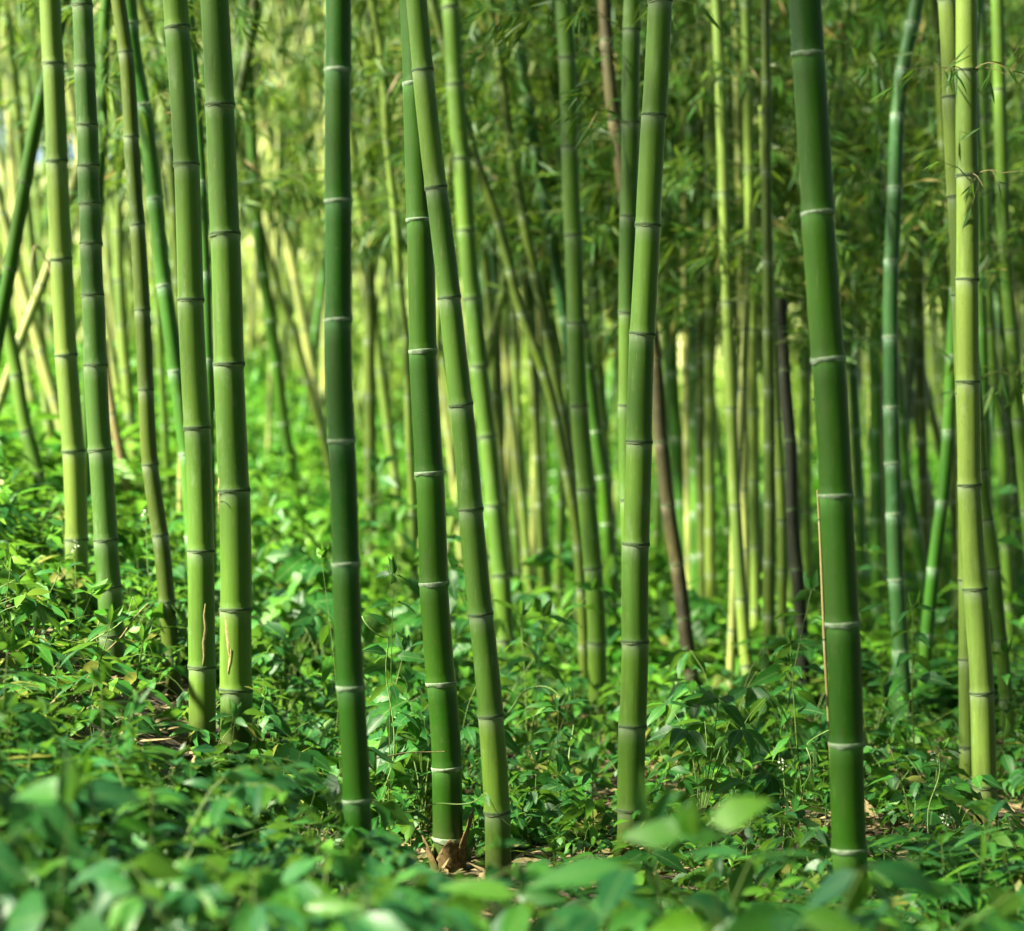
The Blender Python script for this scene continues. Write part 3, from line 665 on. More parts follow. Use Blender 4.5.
# ---- husks, scars, cracks on single stalks
def sheath(st, py0, hgt, ph0, ph1, flare, mat, name='culm_sheath', off=1.05):
    """a pointed dry sheath wrapped part of the way round the stalk; has thickness"""
    root, base, centre, wf, nz, D, cls = st
    z0 = wz(py0, D); nu, nv = 9, 8
    rows = []
    for layer in (0, .0025):
        for i in range(nv):
            t = i / (nv - 1); z = z0 + hgt * t
            c = centre(np.array([z]))[0] - base; r = float(wf(z)) * off + flare * t ** 1.6 + layer
            wid = (1 - t ** 2.2) * .5 + .02
            for jn in range(nu):
                s = (jn / (nu - 1) - .5) * 2 * wid
                ph = (ph0 + ph1) / 2 + s * (ph1 - ph0) / 1.0
                rows.append(c + np.array([math.cos(ph), math.sin(ph), 0]) * (r + .005 * math.sin(7 * ph + 9 * t)))
    n = nu * nv; F = []
    for i in range(nv - 1):
        for j in range(nu - 1):
            a = i * nu + j; F.append((a, a + 1, a + nu + 1, a + nu)); F.append((n + a, n + a + nu, n + a + nu + 1, n + a + 1))
    rim = [i * nu for i in range(nv)] + [(nv - 1) * nu + j for j in range(1, nu)] + [i * nu + nu - 1 for i in range(nv - 2, -1, -1)]
    for a, b in zip(rim[:-1], rim[1:]): F.append((a, b, n + b, n + a))
    mk(name, np.array(rows), [np.array(F)], mat, parent=root)
dg = find('deep green stalk with white rings, brown husks')
sheath(dg, 872, .115, -2.3, -.5, .014, M_HUSK); sheath(dg, 870, .20, -.95, .8, .030, M_HUSK); sheath(dg, 874, .13, -3.2, -2.2, .035, M_HUSK)
def flake(st, pts, wid, mat, name='peeling_crack'):
    """an irregular strip lying on the camera side of the stalk; pts (px, py)"""
    root, base, centre, wf, nz, D, cls = st
    V = []; k = len(pts)
    for i, (px, py) in enumerate(pts):
        z = wz(py, D); c = centre(np.array([z]))[0]; r = float(wf(z))
        hw_ = wid * (math.sin(math.pi * (i + .35) / (k - .3)) + .12)
        for sgn in (-1, 1):
            x = np.clip(wx(px, D) + sgn * hw_ - c[0], -r * .97, r * .97)
            ph = math.acos(x / r); V.append(c - base + np.array([x, -math.sin(ph) * r, 0]) * 1.006)
        V.append(c - base + np.array([np.clip(wx(px, D) - c[0], -r * .97, r * .97), -math.sqrt(max(r * r - np.clip(wx(px, D) - c[0], -r*.97, r*.97) ** 2, 0)), 0]) * 1.07)
    F = []
    for i in range(k - 1):
        a = 3 * i; F += [(a, a + 2, a + 5, a + 3), (a + 2, a + 1, a + 4, a + 5)]
    mk(name, np.array(V), [np.array(F)], mat, parent=root)
tw = find('mid green thick stalk with dark rings and a brown'); th = find('thickest mid green stalk')
flake(tw, [(207, 603), (206, 615), (207.5, 628), (205.5, 642), (206, 655), (204, 667)], .0055, M_SCAR)
flake(th, [(227, 615), (228, 630), (230, 642), (231, 655)], .006, M_SCAR)
flake(th, [(233, 648), (232, 660), (230, 672)], .005, M_SCAR)
flake(th, [(221, 501), (225, 501), (228, 503), (230, 505), (232, 508)], .0035, M_GREY, 'split_scar')
flake(th, [(220, 478), (219.5, 488), (219, 500), (218, 510), (219, 516)], .004, M_SCAR, 'split_scar')
flake(find('teal green stalk with pale rings and a kinked'), [(899, 528), (900, 538), (899.5, 548), (900, 556)], .012, M_GREY, 'split_scar')

# ------------------------------------------------------------------ canopy overhead (tops of the grove, unseen above the frame), leaves placed to shape the sun, gaps over the left bank and the far side
rng = np.random.default_rng(5)
NC = 96000
cx_ = rng.uniform(-20, 11, NC); cy_ = rng.uniform(-10, 27, NC); cz_ = rng.uniform(6.6, 9.5, NC)
tt = (cz_ - .8) / SV[2]
qx = cx_ - SV[0] * tt; qy = cy_ - SV[1] * tt            # where its shadow lands
keep = (qy < np.where(qx < 1.6, 13.5, 30.0))
patch = np.sin(qx * 2.1 + 1.3 * np.sin(qy * .9)) * np.sin(qy * 1.3 + .7)
prob = np.where(patch > .4, .38, 1.0)
prob = np.where(qx > 1.4, np.where(qy > 12.5, .5, 1.0), prob)
prob = np.where((qx < 1.2) & (qy > 6.8), .62 * prob, prob)
prob = np.where((qx > .3) & (qy < 8.5), np.maximum(prob, .8), prob)
prob = np.where((qx < .6) & (qy > 9.0), .6 * prob, prob)
prob = np.where((qx < -.9) & (qy > 6.6) & (qy < 17), .02, prob)      # sun falls on the left bank
prob = np.where((qy > 12.0) & (qx < 1.6), .5 * prob, prob)
keep &= rng.random(NC) < prob
# unseen leaf walls beside and behind the camera, added to block sky light
NW = 15000
P2 = np.concatenate([np.stack([rng.uniform(4.2, 9, NW), rng.uniform(-5, 15, NW), rng.uniform(.3, 7.5, NW)], 1),
                     np.stack([rng.uniform(-8, 8, NW), rng.uniform(-9, -3.5, NW), rng.uniform(.3, 7.5, NW)], 1)])
P = np.concatenate([np.stack([cx_, cy_, cz_], 1)[keep], P2]); n_ = len(P)
d = norm(rng.normal(0, 1, (n_, 3)) * np.array([1, 1, .5]) + np.array([0, 0, -.3])); L = rng.uniform(.25, .45, n_); W_ = L * .24
W_[-len(P2):] *= 1.8
V, F, U = leaves(P, d, rng.normal(0, .6, (n_, 3)) + np.array([0, 0, 1.]), L, W_, .1, .1, 'low')
o = mk('shade_canopy', V, [F], L_CANOPY, uv=U); o['kind'] = 'stuff'
o['label'] = 'unseen bamboo tops and leaf walls added to shade the grove'

# ------------------------------------------------------------------ far thicket beyond the stalks
rng = np.random.default_rng(9)
acc = Acc()
def blob_leaves(c, rad, n, L, prof='low', flat=.75):
    u = norm(rng.normal(0, 1, (n, 3))) * (rng.uniform(.35, 1.0, (n, 1)) ** .5) * rad * np.array([1, 1, flat])
    l = rng.uniform(.6, 1.2, n) * L
    return leaves(c + u, norm(rng.normal(0, 1, (n, 3)) + np.array([0, 0, -.3])), rng.normal(0, .6, (n, 3)) + np.array([0, -.3, .8]), l, l * .34, .1, .15, prof)
for k in range(680):                                        # low bushes in the sun
    D = rng.uniform(19, 34) if k < 300 else rng.uniform(34, 48) if k < 600 else rng.uniform(48, 64); px = rng.uniform(-150, 1170)
    x = wx(px, D); R = rng.uniform(.35, .9) * (1 if D < 34 else 1.7)
    z = float(gz(x, D)) + R * .5
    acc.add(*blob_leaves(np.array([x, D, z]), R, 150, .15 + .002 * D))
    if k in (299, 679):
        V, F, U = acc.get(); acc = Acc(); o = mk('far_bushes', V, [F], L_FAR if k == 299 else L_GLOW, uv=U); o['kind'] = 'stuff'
        o['label'] = 'sunlit bushes in the open beyond the stalks' if k == 299 else 'pale slope bushes beyond the grove, sun glow put into their colour'
acc = Acc()
for k in range(900):                                        # the hanging leaf mass of the farther bamboo
    D = rng.uniform(60, 78); px = rng.uniform(-200, 1220)
    low = np.interp(px, [0, 130, 250, 330, 420, 520, 620, 700, 800, 900, 1024], [70, 110, 170, 215, 200, 200, 220, 310, 350, 320, 290])
    py = rng.uniform(-160, low)
    if px < 330 and py > 60 and rng.random() < .4: continue
    acc.add(*blob_leaves(np.array([wx(px, D), D, wz(py, D)]), rng.uniform(1.3, 2.6), 170, .46, flat=.9))
for k in range(260):                                        # denser and nearer on the shaded side
    D = rng.uniform(38, 52); px = rng.uniform(540, 1240); py = rng.uniform(-170, np.interp(px, [540, 640, 720, 900, 1024], [120, 190, 290, 300, 260]))
    acc.add(*blob_leaves(np.array([wx(px, D), D, wz(py, D)]), rng.uniform(.8, 1.7), 170, .28, flat=.9))
for k in range(260):                                        # high tops behind the slope
    D = rng.uniform(58, 76); px = rng.uniform(-160, 560); py = rng.uniform(-170, 150 if px > 200 else 90)
    acc.add(*blob_leaves(np.array([wx(px, D), D, wz(py, D)]), rng.uniform(1.3, 2.6), 150, .46, flat=.9))
V, F, U = acc.get(); o = mk('far_bamboo_foliage', V, [F], L_BAMBOO, uv=U); o['kind'] = 'stuff'; o['label'] = 'hanging leaf mass of the bamboo beyond'

# ------------------------------------------------------------------ undergrowth: plant shapes
UP = np.array([0, 0, 1.])
FACE = np.zeros(3)
def plant_opposite(rng, h, pairs, L, wr, prof, whorl=2, droop=.2):
    a, s = Acc(), Acc()
    lean = rng.normal(0, .22, 2) * h
    f = lambda t: np.array([lean[0] * t ** 1.5, lean[1] * t ** 1.5, h * t])
    V, F = tube(np.array([f(t) for t in np.linspace(0, 1, 6)]), .0028, .0012, 4); s.add(V, F)
    ph = rng.uniform(0, 6)
    for i in range(pairs):
        t = .25 + .75 * i / max(pairs - 1, 1)
        ph = rng.normal(0, .45) if FACE[1] else ph + 1.4 + rng.normal(0, .25)
        sz = L * (1.05 - .45 * abs(t - .55) * 1.6) * rng.uniform(.8, 1.15)
        for k in range(whorl):
            p = ph + k * 2 * math.pi / whorl + rng.normal(0, .2)
            el = .75 * (t - .45) - .32 + rng.normal(0, .26)
            d = np.array([math.cos(p) * math.cos(el), math.sin(p) * math.cos(el), math.sin(el)])
            q = f(t); q2 = q + d * sz * .22
            V, F = tube(np.array([q, (q + q2) / 2 + UP * .004, q2]), .0012, .0009, 3); s.add(V, F)
            V, F, U = leaves(q2, d, UP + FACE + rng.normal(0, .45, 3), sz, sz * wr, droop + rng.uniform(-.05, .15), rng.uniform(.1, .4), prof, rng); a.add(V, F, U)
    for k in range(3):
        d = norm(np.array([rng.normal(0, .6), rng.normal(0, .6), 1.]))
        V, F, U = leaves(f(1), d, rng.normal(0, 1, 3), L * .5, L * .5 * wr, .15, .5, prof, rng); a.add(V, F, U)
    return a.get(), s.get()
def plant_compound(rng, n_pet, reach, h, L, wr, prof, fan=3):
    a, s = Acc(), Acc()
    for i in range(n_pet):
        p = i * 2.4 + rng.normal(0, .3); rr = reach * rng.uniform(.35, 1.0); hh = h * rng.uniform(.5, 1.1)
        o = np.array([math.cos(p), math.sin(p), 0])
        P = np.array([o * rr * t ** 1.4 + UP * hh * (1.6 * t - .6 * t * t) for t in np.linspace(0, 1, 5)])
        V, F = tube(P, .002, .001, 4); s.add(V, F)
        e = P[-1]; sz = L * rng.uniform(.75, 1.2)
        for k in range(fan):
            b = (k - (fan - 1) / 2) * (1.15 if fan == 3 else .75) + rng.normal(0, .12)
            od = np.array([math.cos(p + b), math.sin(p + b), rng.normal(-.42, .28)])
            V, F, U = leaves(e + norm(od) * .008, od, UP + FACE + rng.normal(0, .45, 3) + o * .4, sz * (1 if k == fan // 2 else .85), sz * wr, rng.uniform(.1, .4), rng.uniform(.1, .35), prof, rng); a.add(V, F, U)
    return a.get(), s.get()
def plant_fern(rng, fronds, Lf, hgt, pin):
    a, s = Acc(), Acc()
    for i in range(fronds):
        p = i * 2.4 + rng.normal(0, .3); o = np.array([math.cos(p), math.sin(p), 0]); side = np.array([-o[1], o[0], 0])
        ts = np.linspace(0, 1, 8); LL = Lf * rng.uniform(.75, 1.15)
        P = np.array([o * LL * t + UP * hgt * (2.2 * t - 1.7 * t * t) for t in ts])
        V, F = tube(P, .002, .0007, 3); s.add(V, F)
        t = np.repeat(np.linspace(.18, .98, 13), 2); sg = np.tile([-1, 1], 13)
        pos = o * (LL * t)[:, None] + UP * (hgt * (2.2 * t - 1.7 * t * t))[:, None]
        d = side * sg[:, None] + o * .45 + rng.normal(0, .08, (26, 3)); l = pin * np.sin(np.pi * (.12 + .86 * t)) * 1.05 + .01
        V, F, U = leaves(pos, d, UP + rng.normal(0, .15, (26, 3)), l, l * .36, .15, .1, 'low2'); a.add(V, F, U)
    return a.get(), s.get()
def plant_carpet(rng, rad, h, n, L, wr, prof):
    a, s = Acc(), Acc()
    r = np.sqrt(rng.random(n)) * rad; p = rng.uniform(0, 6.283, n)
    pos = np.stack([r * np.cos(p), r * np.sin(p), h * rng.uniform(.25, 1, n) * (1 - .5 * (r / rad) ** 2)], 1)
    el = rng.normal(-.38, .42, n); q = rng.uniform(0, 6.283, n)
    d = np.stack([np.cos(q) * np.cos(el), np.sin(q) * np.cos(el), np.sin(el)], 1); l = L * rng.uniform(.55, 1.25, n)
    V, F, U = leaves(pos, d, rng.normal(0, .5, (n, 3)) + UP, l, l * wr, rng.uniform(.05, .3, n), rng.uniform(.05, .35, n), prof, rng); a.add(V, F, U)
    for i in range(max(4, n // 5)):
        V, F = tube(np.array([pos[i] * np.array([.5, .5, 0]), pos[i] * np.array([.8, .8, .6]), pos[i]]), .0016, .0009, 3); s.add(V, F)
    return a.get(), s.get()
def plant_grass(rng, n_st, h, L, wr=.12):
    a, s = Acc(), Acc()
    for i in range(n_st):
        ln = rng.normal(0, .25, 2) * h; hh = h * rng.uniform(.6, 1.1)
        f = lambda t: np.array([ln[0] * t ** 1.6, ln[1] * t ** 1.6, hh * t])
        V, F = tube(np.array([f(t) for t in np.linspace(0, 1, 5)]), .0018, .0009, 3); s.add(V, F)
        p = rng.uniform(0, 6)
        for t in np.linspace(.3, 1, 6):
            p += math.pi + rng.normal(0, .4); el = rng.uniform(-.1, .8)
            d = np.array([math.cos(p) * math.cos(el), math.sin(p) * math.cos(el), math.sin(el)]); sz = L * rng.uniform(.7, 1.15)
            V, F, U = leaves(f(t), d, UP + rng.normal(0, .2, 3), sz, sz * wr, rng.uniform(.15, .5), .25, 'lance', rng); a.add(V, F, U)
    return a.get(), s.get()
def templates(lod, seed):
    r = np.random.default_rng(seed); lo = lod == 'far'
    P = (lambda p: 'low2' if lo else p)
    T = []
    for k in range(3): T.append(plant_opposite(r, r.uniform(.16, .3), 5, .095, .48, P('ovate')))
    for k in range(3): T.append(plant_compound(r, 9, .19, .20, .080, .52, P('ovate')))
    for k in range(2): T.append(plant_compound(r, 7, .19, .18, .095, .36, P('lance'), 5))
    for k in range(3): T.append(plant_carpet(r, .20, .18, 36, .068, .52, P('ovate')))
    for k in range(2): T.append(plant_carpet(r, .17, .14, 50, .042, .6, P('low2')))
    T.append(plant_carpet(r, .18, .2, 20, .10, .55, P('heart')))
    T.append(plant_opposite(r, .30, 6, .115, .34, P('lance')))
    T.append(plant_grass(r, 3, .32, .17, .13))
    T.append(plant_fern(r, 6, .30, .13, .07))
    T.append(plant_compound(r, 6, .18, .2, .11, .6, P('lobed'), 3))
    return T
def scatter(T, which, pos, scale, rng, acc_l, acc_s):
    """merge many plants into one mass"""
    for ti in range(len(T)):
        m = which == ti; K = int(m.sum())
        if not K: continue
        th_ = rng.uniform(0, 2 * np.pi, K); c, s = np.cos(th_), np.sin(th_)
        R = np.zeros((K, 3, 3)); R[:, 0, 0] = c; R[:, 0, 1] = -s; R[:, 1, 0] = s; R[:, 1, 1] = c; R[:, 2, 2] = 1
        tl = rng.normal(0, .16, (K, 2)); R[:, 0, 2] = tl[:, 0]; R[:, 1, 2] = tl[:, 1]
        R *= scale[m][:, None, None]
        for part, acc in ((0, acc_l), (1, acc_s)):
            V, F, U = T[ti][part]
            if not len(V): continue
            W = np.einsum('kij,vj->kvi', R, V) + pos[m][:, None, :]
            FF = (F[None] + (np.arange(K) * len(V))[:, None, None]).reshape(-1, 3)
            acc.add(W.reshape(-1, 3), FF, np.tile(U, (K, 1)))
def cover(name, label, lod, ymin, ymax, per_m2, seed, mat, smul, weights, xm=1.25, hmul=None):
    rng = np.random.default_rng(seed); T = templates(lod, seed + 1)
    area = xm * 1024 / FPX * (ymax ** 2 - ymin ** 2) / 2
    N = int(area * per_m2)
    y = np.sqrt(rng.uniform(ymin ** 2, ymax ** 2, N)); x = rng.uniform(-.5, .5, N) * xm * 1024 / FPX * y
    cl = np.sin(x * 2.3 + 1.1 * np.sin(y * 1.7)) * np.sin(y * 1.9 + .6) + .5 * np.sin(5.1 * x + 2.) * np.sin(4.3 * y)
    keep = rng.random(N) < np.clip(.92 + .30 * cl, .45, 1)
    keep &= ~((np.abs(x + 1.36 + .12 * (y - 6.4)) < .34) & (np.abs(y - 6.6) < .6) & (rng.random(N) < .4))   # bare litter on the bank
    keep &= ~((np.abs(x + .20) < .24) & (y < 7.45) & (y > 5.6) & (rng.random(N) < .9))
    for st in STALKS:
        if st[5] < 9.9:
            keep &= ~((np.abs(x - st[1][0]) < .17) & (y < st[5] + .02) & (y > st[5] - 1.1) & (rng.random(N) < .82))
        elif st[5] < 14 and st[1][0] > -1.2:
            keep &= ~((np.abs(x - st[1][0]) < .14) & (y < st[5] + .02) & (y > st[5] - 1.5) & (rng.random(N) < .7))
    x, y = x[keep], y[keep]; N = len(x)
    pos = np.stack([x, y, gz(x, y) - .01], 1)
    wts = np.array(weights, float); wts /= wts.sum()
    which = rng.choice(len(T), N, p=wts)
    sc = rng.uniform(.55, 1.4, N) * (smul(x, y) if callable(smul) else smul)
    al, as_ = Acc(), Acc(); scatter(T, which, pos, sc, rng, al, as_)
    V, F, U = al.get(); W, G, _ = as_.get()
    o = mk(name, np.concatenate([V, W]), [F, G + len(V)], [mat, M_STEM], uv=np.concatenate([U, np.full((len(W), 2), .9)]), midx=np.concatenate([np.zeros(len(F)), np.ones(len(G))]))
    o['kind'] = 'stuff'; o['label'] = label
    print(name, N, len(F))
WN = [2, 2, 2, 2, 2, 2, 1.5, 1.5, 2, 2, 2, 1, 1, 1, 2, 1.2, .5, 1.0]
cover('ground_cover', 'mixed leafy herbs covering the floor between the stalks', 'near', 4.6, 12.5, 48, 40, L_COVER, lambda x, y: .74 + .22 * np.clip(-x - .7, 0, 1) + .07 * np.clip(y - 7.0, 0, 4), WN)
cover('ground_cover', 'soft leafy herbs nearest the camera', 'near', 4.2, 6.4, 20, 44, L_FRONT, .95, WN)
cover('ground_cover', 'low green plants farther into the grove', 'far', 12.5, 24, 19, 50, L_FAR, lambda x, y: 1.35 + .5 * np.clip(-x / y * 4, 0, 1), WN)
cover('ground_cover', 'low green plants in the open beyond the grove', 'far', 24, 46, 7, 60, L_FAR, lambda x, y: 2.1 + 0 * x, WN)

# ------------------------------------------------------------------ dead leaves on the soil
rng = np.random.default_rng(70)
n_ = 17000
y = np.sqrt(rng.uniform(4.6 ** 2, 13 ** 2, n_)); x = rng.uniform(-.5, .5, n_) * 1.3 * 1024 / FPX * y
P = np.stack([x, y, gz(x, y) + rng.uniform(.004, .03, n_)], 1); L = rng.uniform(.05, .13, n_)
V, F, U = leaves(P, rng.normal(0, 1, (n_, 3)) * np.array([1, 1, .15]), UP + rng.normal(0, .3, (n_, 3)), L, L * rng.uniform(.10, .32, n_), rng.uniform(-.2, .25, n_), .3, 'ovate', rng)
o = mk('leaf_litter', V, [F], L_DRY, uv=U); o['kind'] = 'stuff'; o['label'] = 'brown dead leaves scattered on the soil'

# ------------------------------------------------------------------ single plants one can point to
def plant(name, label, cat, px, D, py_top, tpl, mat, seed, h_tpl, group=None, sx=1.0, turn=True):
    """stands on the ground at column px, distance D, its top at row py_top"""
    x = wx(px, D); z0 = float(gz(x, D)); s = max(.3, (wz(py_top, D) - z0) / h_tpl)
    (V, F, U), (W, G, _) = tpl
    root = thing(name, label, cat, (x, D, z0 - .01), group)
    th_ = np.random.default_rng(seed).uniform(0, 6.28) if turn else 0.0; c, sn = math.cos(th_), math.sin(th_)
    R = np.array([[c, -sn, 0], [sn, c, 0], [0, 0, 1]])
    V = (V @ R.T) * np.array([s * sx, s * sx, s]); W = (W @ R.T) * np.array([s * sx, s * sx, s])
    mk('foliage', V, [F], mat, uv=U, parent=root)
    mk('stem', W, [G], M_STEM, parent=root)
    return root
R_ = np.random.default_rng
opp = lambda seed, h, pr, L, wr, prof, wh=2, dr=.2: plant_opposite(R_(seed), h, pr, L, wr, prof, wh, dr)
cmp_ = lambda seed, n, re, h, L, wr, prof, fan=3: plant_compound(R_(seed), n, re, h, L, wr, prof, fan)
FACE = np.array([0, -.85, 0])
PL = [
 # in front, out of focus
 ('leafy_herb', 'big blurred blue-green leaves in the lower corner below the bare bank', 45, 3.9, 770, opp(1, .5, 3, .17, .55, 'heart'), L_FRONT, .55, .8),
 ('leafy_herb', 'blurred bright green herb close to the camera in front of the bare bank', 20, 4.3, 850, cmp_(2, 7, .22, .35, .11, .55, 'ovate'), L_FRONT, .36, .9),
 ('fern', 'soft blurred feathery fern below the mid green thick twin stalks', 150, 5.1, 728, plant_fern(R_(3), 8, .34, .18, .075), L_FRONT, .16, .42),
 ('leafy_herb', 'blurred herb with drooping curved leaves beneath the thickest stalk', 238, 5.3, 770, opp(4, .5, 5, .15, .36, 'lance', 2, .5), L_FRONT, .55, .7),
 ('leafy_herb', 'row of blurred pale leaves before the foot of the dark green stalk', 215, 4.4, 868, cmp_(5, 16, .26, .3, .075, .36, 'lance', 5), L_FRONT, .31, 1.1),
 ('leafy_herb', 'blurred low herb right below the dark green stalk foot', 330, 4.3, 865, cmp_(6, 15, .26, .3, .07, .42, 'toothed', 5), L_FRONT, .31, 1.1),
 ('leafy_herb', 'blurred fresh green herb under the husk-footed stalk', 430, 4.5, 884, cmp_(7, 15, .24, .3, .075, .38, 'lance', 5), L_FRONT, .31, 1.0),
 ('fern', 'blurred light frond standing before the dark green stalk with white rings', 318, 5.2, 808, plant_fern(R_(8), 6, .30, .2, .07), L_FRONT, .17, .38),
 ('leafy_herb', 'blurred arching pale leaf spray beside the thick curving stalk foot', 690, 4.3, 786, opp(9, .5, 4, .20, .34, 'lance', 2, .5), L_FRONT, .56, .75),
 ('leafy_herb', 'blurred yellow-green soft leaves between the arching spray and the biggest stalk', 765, 4.0, 778, opp(10, .5, 4, .13, .5, 'ovate'), L_LIME, .56, .8),
 ('leafy_herb', 'blurred large leaves crossing the foot of the biggest dark green stalk', 850, 4.1, 872, cmp_(11, 11, .28, .3, .12, .40, 'ovate', 3), L_FRONT, .31, 1.1),
 ('leafy_herb', 'blurred low leaves at the bottom under the in-focus sapling', 690, 4.2, 884, cmp_(12, 15, .25, .3, .08, .34, 'lance', 5), L_FRONT, .31, 1.1),
 ('leafy_herb', 'blurred low leaves at the bottom between husk-footed stalk and sapling', 570, 4.4, 905, cmp_(13, 15, .24, .3, .075, .4, 'ovate', 5), L_FRONT, .31, 1.0),
 ('leafy_herb', 'blurred dark leaves at the very corner under the lobed-leaf plant', 975, 4.6, 905, cmp_(14, 14, .24, .3, .08, .5, 'ovate', 3), L_FRONT, .31, 1.0),
 ('leafy_herb', 'blurred mixed herb at the bottom below the feathery fern', 120, 4.2, 862, cmp_(15, 16, .25, .3, .07, .42, 'toothed', 5), L_FRONT, .31, 1.1),
 ('leafy_herb', 'blurred broad dark leaves at the left edge below the hanging grey-green herb', 5, 4.4, 788, cmp_(60, 8, .2, .35, .15, .55, 'heart'), L_FRONT, .37, .9),
 ('leafy_herb', 'blurred lime spray in front of the feathery fern', 118, 4.6, 752, opp(61, .5, 4, .15, .42, 'ovate', 2, .35), L_LIME, .53, .75),
 ('fern', 'blurred fern tuft at the bottom between thick twins and dark green stalk', 275, 4.5, 832, plant_fern(R_(62), 9, .32, .2, .075), L_FRONT, .18, .5),
 ('leafy_herb', 'blurred teal leaves at the bottom edge before the fern tuft', 250, 3.9, 880, cmp_(63, 16, .24, .3, .075, .4, 'ovate', 5), L_FRONT, .31, .9),
 ('leafy_herb', 'blurred drooping leaf pairs left of the feathery fern', 70, 4.5, 812, opp(64, .5, 4, .16, .4, 'lance', 2, .5), L_FRONT, .53, .75),
 ('leafy_herb', 'blurred pale pointed leaves at the bottom beside the biggest stalk', 790, 3.9, 880, cmp_(65, 14, .24, .3, .09, .34, 'lance', 5), L_FRONT, .31, .9),
 ('leafy_herb', 'blurred fresh leaf spray crossing before the biggest stalk foot', 880, 4.3, 868, opp(66, .5, 4, .17, .38, 'ovate', 2, .35), L_FRONT, .53, .75),
]
N_FRONT = len(PL)
FACE = np.zeros(3)
PL += [
 ('sapling', 'sharp sapling with long pointed leaves at the foot of the thick curving stalk', 640, 6.6, 838, cmp_(16, 11, .20, .22, .12, .36, 'lance'), L_COVER, .23, 1.0),
 ('sapling', 'sharp plant with dark lobed leaves under the pale yellow stalk', 1000, 6.9, 818, cmp_(17, 10, .20, .3, .11, .55, 'lobed'), L_COVER, .31, .9),
 ('sapling', 'bushy seedling with lime top leaves beside the biggest stalk', 885, 7.1, 815, cmp_(18, 9, .2, .24, .085, .5, 'ovate'), L_COVER, .25, 1.0),
 ('tall_herb', 'tall upright weed with leaflets in threes between dark green and deep green stalks', 388, 7.7, 560, opp(19, .9, 9, .12, .42, 'ovate', 3), L_COVER, .93, .8),
 ('tall_herb', 'leafy weed with pale backlit leaf leaning before the deep green stalk', 345, 8.4, 548, opp(20, .9, 7, .13, .46, 'ovate', 2), L_LIME, .93, .7),
 ('tall_herb', 'tall plant with big lit drooping leaves at the foot of the pale yellow-green stalk', 66, 8.1, 582, opp(21, .5, 4, .19, .48, 'heart', 2, .35), L_LIME, .54, 1.9),
 ('leafy_herb', 'herb with long dark drooping leaves in front of the bluish stalk foot', 110, 7.9, 590, opp(22, .5, 4, .15, .30, 'lance', 2, .3), L_COVER, .54, 1.6),
 ('leafy_herb', 'herb with hanging grey-green leaves above the bare bank', 22, 6.8, 676, opp(23, .45, 3, .15, .34, 'lance', 2, .8), L_COVER, .48, 1.5),
 ('leafy_herb', 'sunlit yellow-green herb thicket beside the pale yellow-green stalk', 28, 9.4, 545, cmp_(24, 16, .25, .4, .11, .5, 'ovate'), L_LIME, .42, 1.3),
 ('leafy_herb', 'sunlit herb between the crossing poles and the edge of the grove', 5, 10.2, 520, cmp_(25, 16, .25, .4, .11, .5, 'ovate'), L_LIME, .42, 1.3),
 ('leafy_herb', 'herb with upright leaves just before the twin thick stalks', 225, 7.2, 690, opp(26, .4, 4, .13, .36, 'lance', 2, .2), L_COVER, .45, .9),
 ('leafy_herb', 'pale long-leaved herb at the foot of the mid green thick stalk', 205, 6.6, 700, opp(27, .4, 4, .13, .3, 'lance', 2, .1), L_FRONT, .45, .7),
 ('leafy_herb', 'herb with round dark leaves near the dark green stalk on the litter', 312, 6.9, 742, cmp_(28, 9, .2, .28, .095, .6, 'heart'), L_COVER, .3, .9),
 ('leafy_herb', 'dark leafy climber clump between the deep green and thick curving stalks', 555, 7.9, 700, opp(29, .5, 6, .11, .42, 'ovate', 3, .35), L_COVER, .53, .8),
 ('leafy_herb', 'herb with one broad upright leaf behind the slanting pale stalk', 540, 8.6, 690, opp(30, .5, 4, .13, .45, 'ovate', 2, .3), L_COVER, .54, .7),
 ('leafy_herb', 'leafy herb rising beside the pale yellow stalk foot at the edge', 1020, 9.1, 700, opp(31, .5, 5, .13, .46, 'ovate', 2, .3), L_COVER, .54, .8),
 ('leafy_herb', 'broad pale leaf plant before the teal stalk foot', 872, 9.4, 688, cmp_(32, 8, .25, .3, .14, .55, 'heart'), L_COVER, .32, .8),
 ('leafy_herb', 'broad-leaved herb at the foot of the black dead stalk', 808, 10.2, 668, cmp_(33, 9, .25, .3, .14, .5, 'ovate'), L_COVER, .32, .9),
 ('leafy_herb', 'pale tufted herb between the light green stalks low in the middle', 520, 11.6, 618, cmp_(34, 9, .25, .4, .15, .34, 'lance'), L_FRONT, .42, .8),
 ('shrub', 'bright blurred shrub in the sunlit gap beyond the dark green stalk', 275, 14.0, 470, cmp_(35, 22, .4, .6, .13, .5, 'ovate'), L_LIME, .62, .8),
 ('shrub', 'dark blurred shrub beside the thickest stalk at knee height', 262, 12.0, 450, opp(36, .9, 9, .13, .5, 'ovate', 3, .3), L_COVER, .93, .6),
 ('shrub', 'bright blurred shrub in the gap between dark green and deep green stalks', 385, 15.0, 490, cmp_(37, 22, .4, .6, .13, .5, 'ovate'), L_LIME, .62, .8),
]
for k, (nm, lab, px, D, pt, tpl, mat, ht, sx) in enumerate(PL):
    plant(nm, lab, {'tall_herb': 'weed', 'leafy_herb': 'herb'}.get(nm, nm), px, D, pt, tpl, mat, 300 + k, ht, None, sx, k >= N_FRONT)

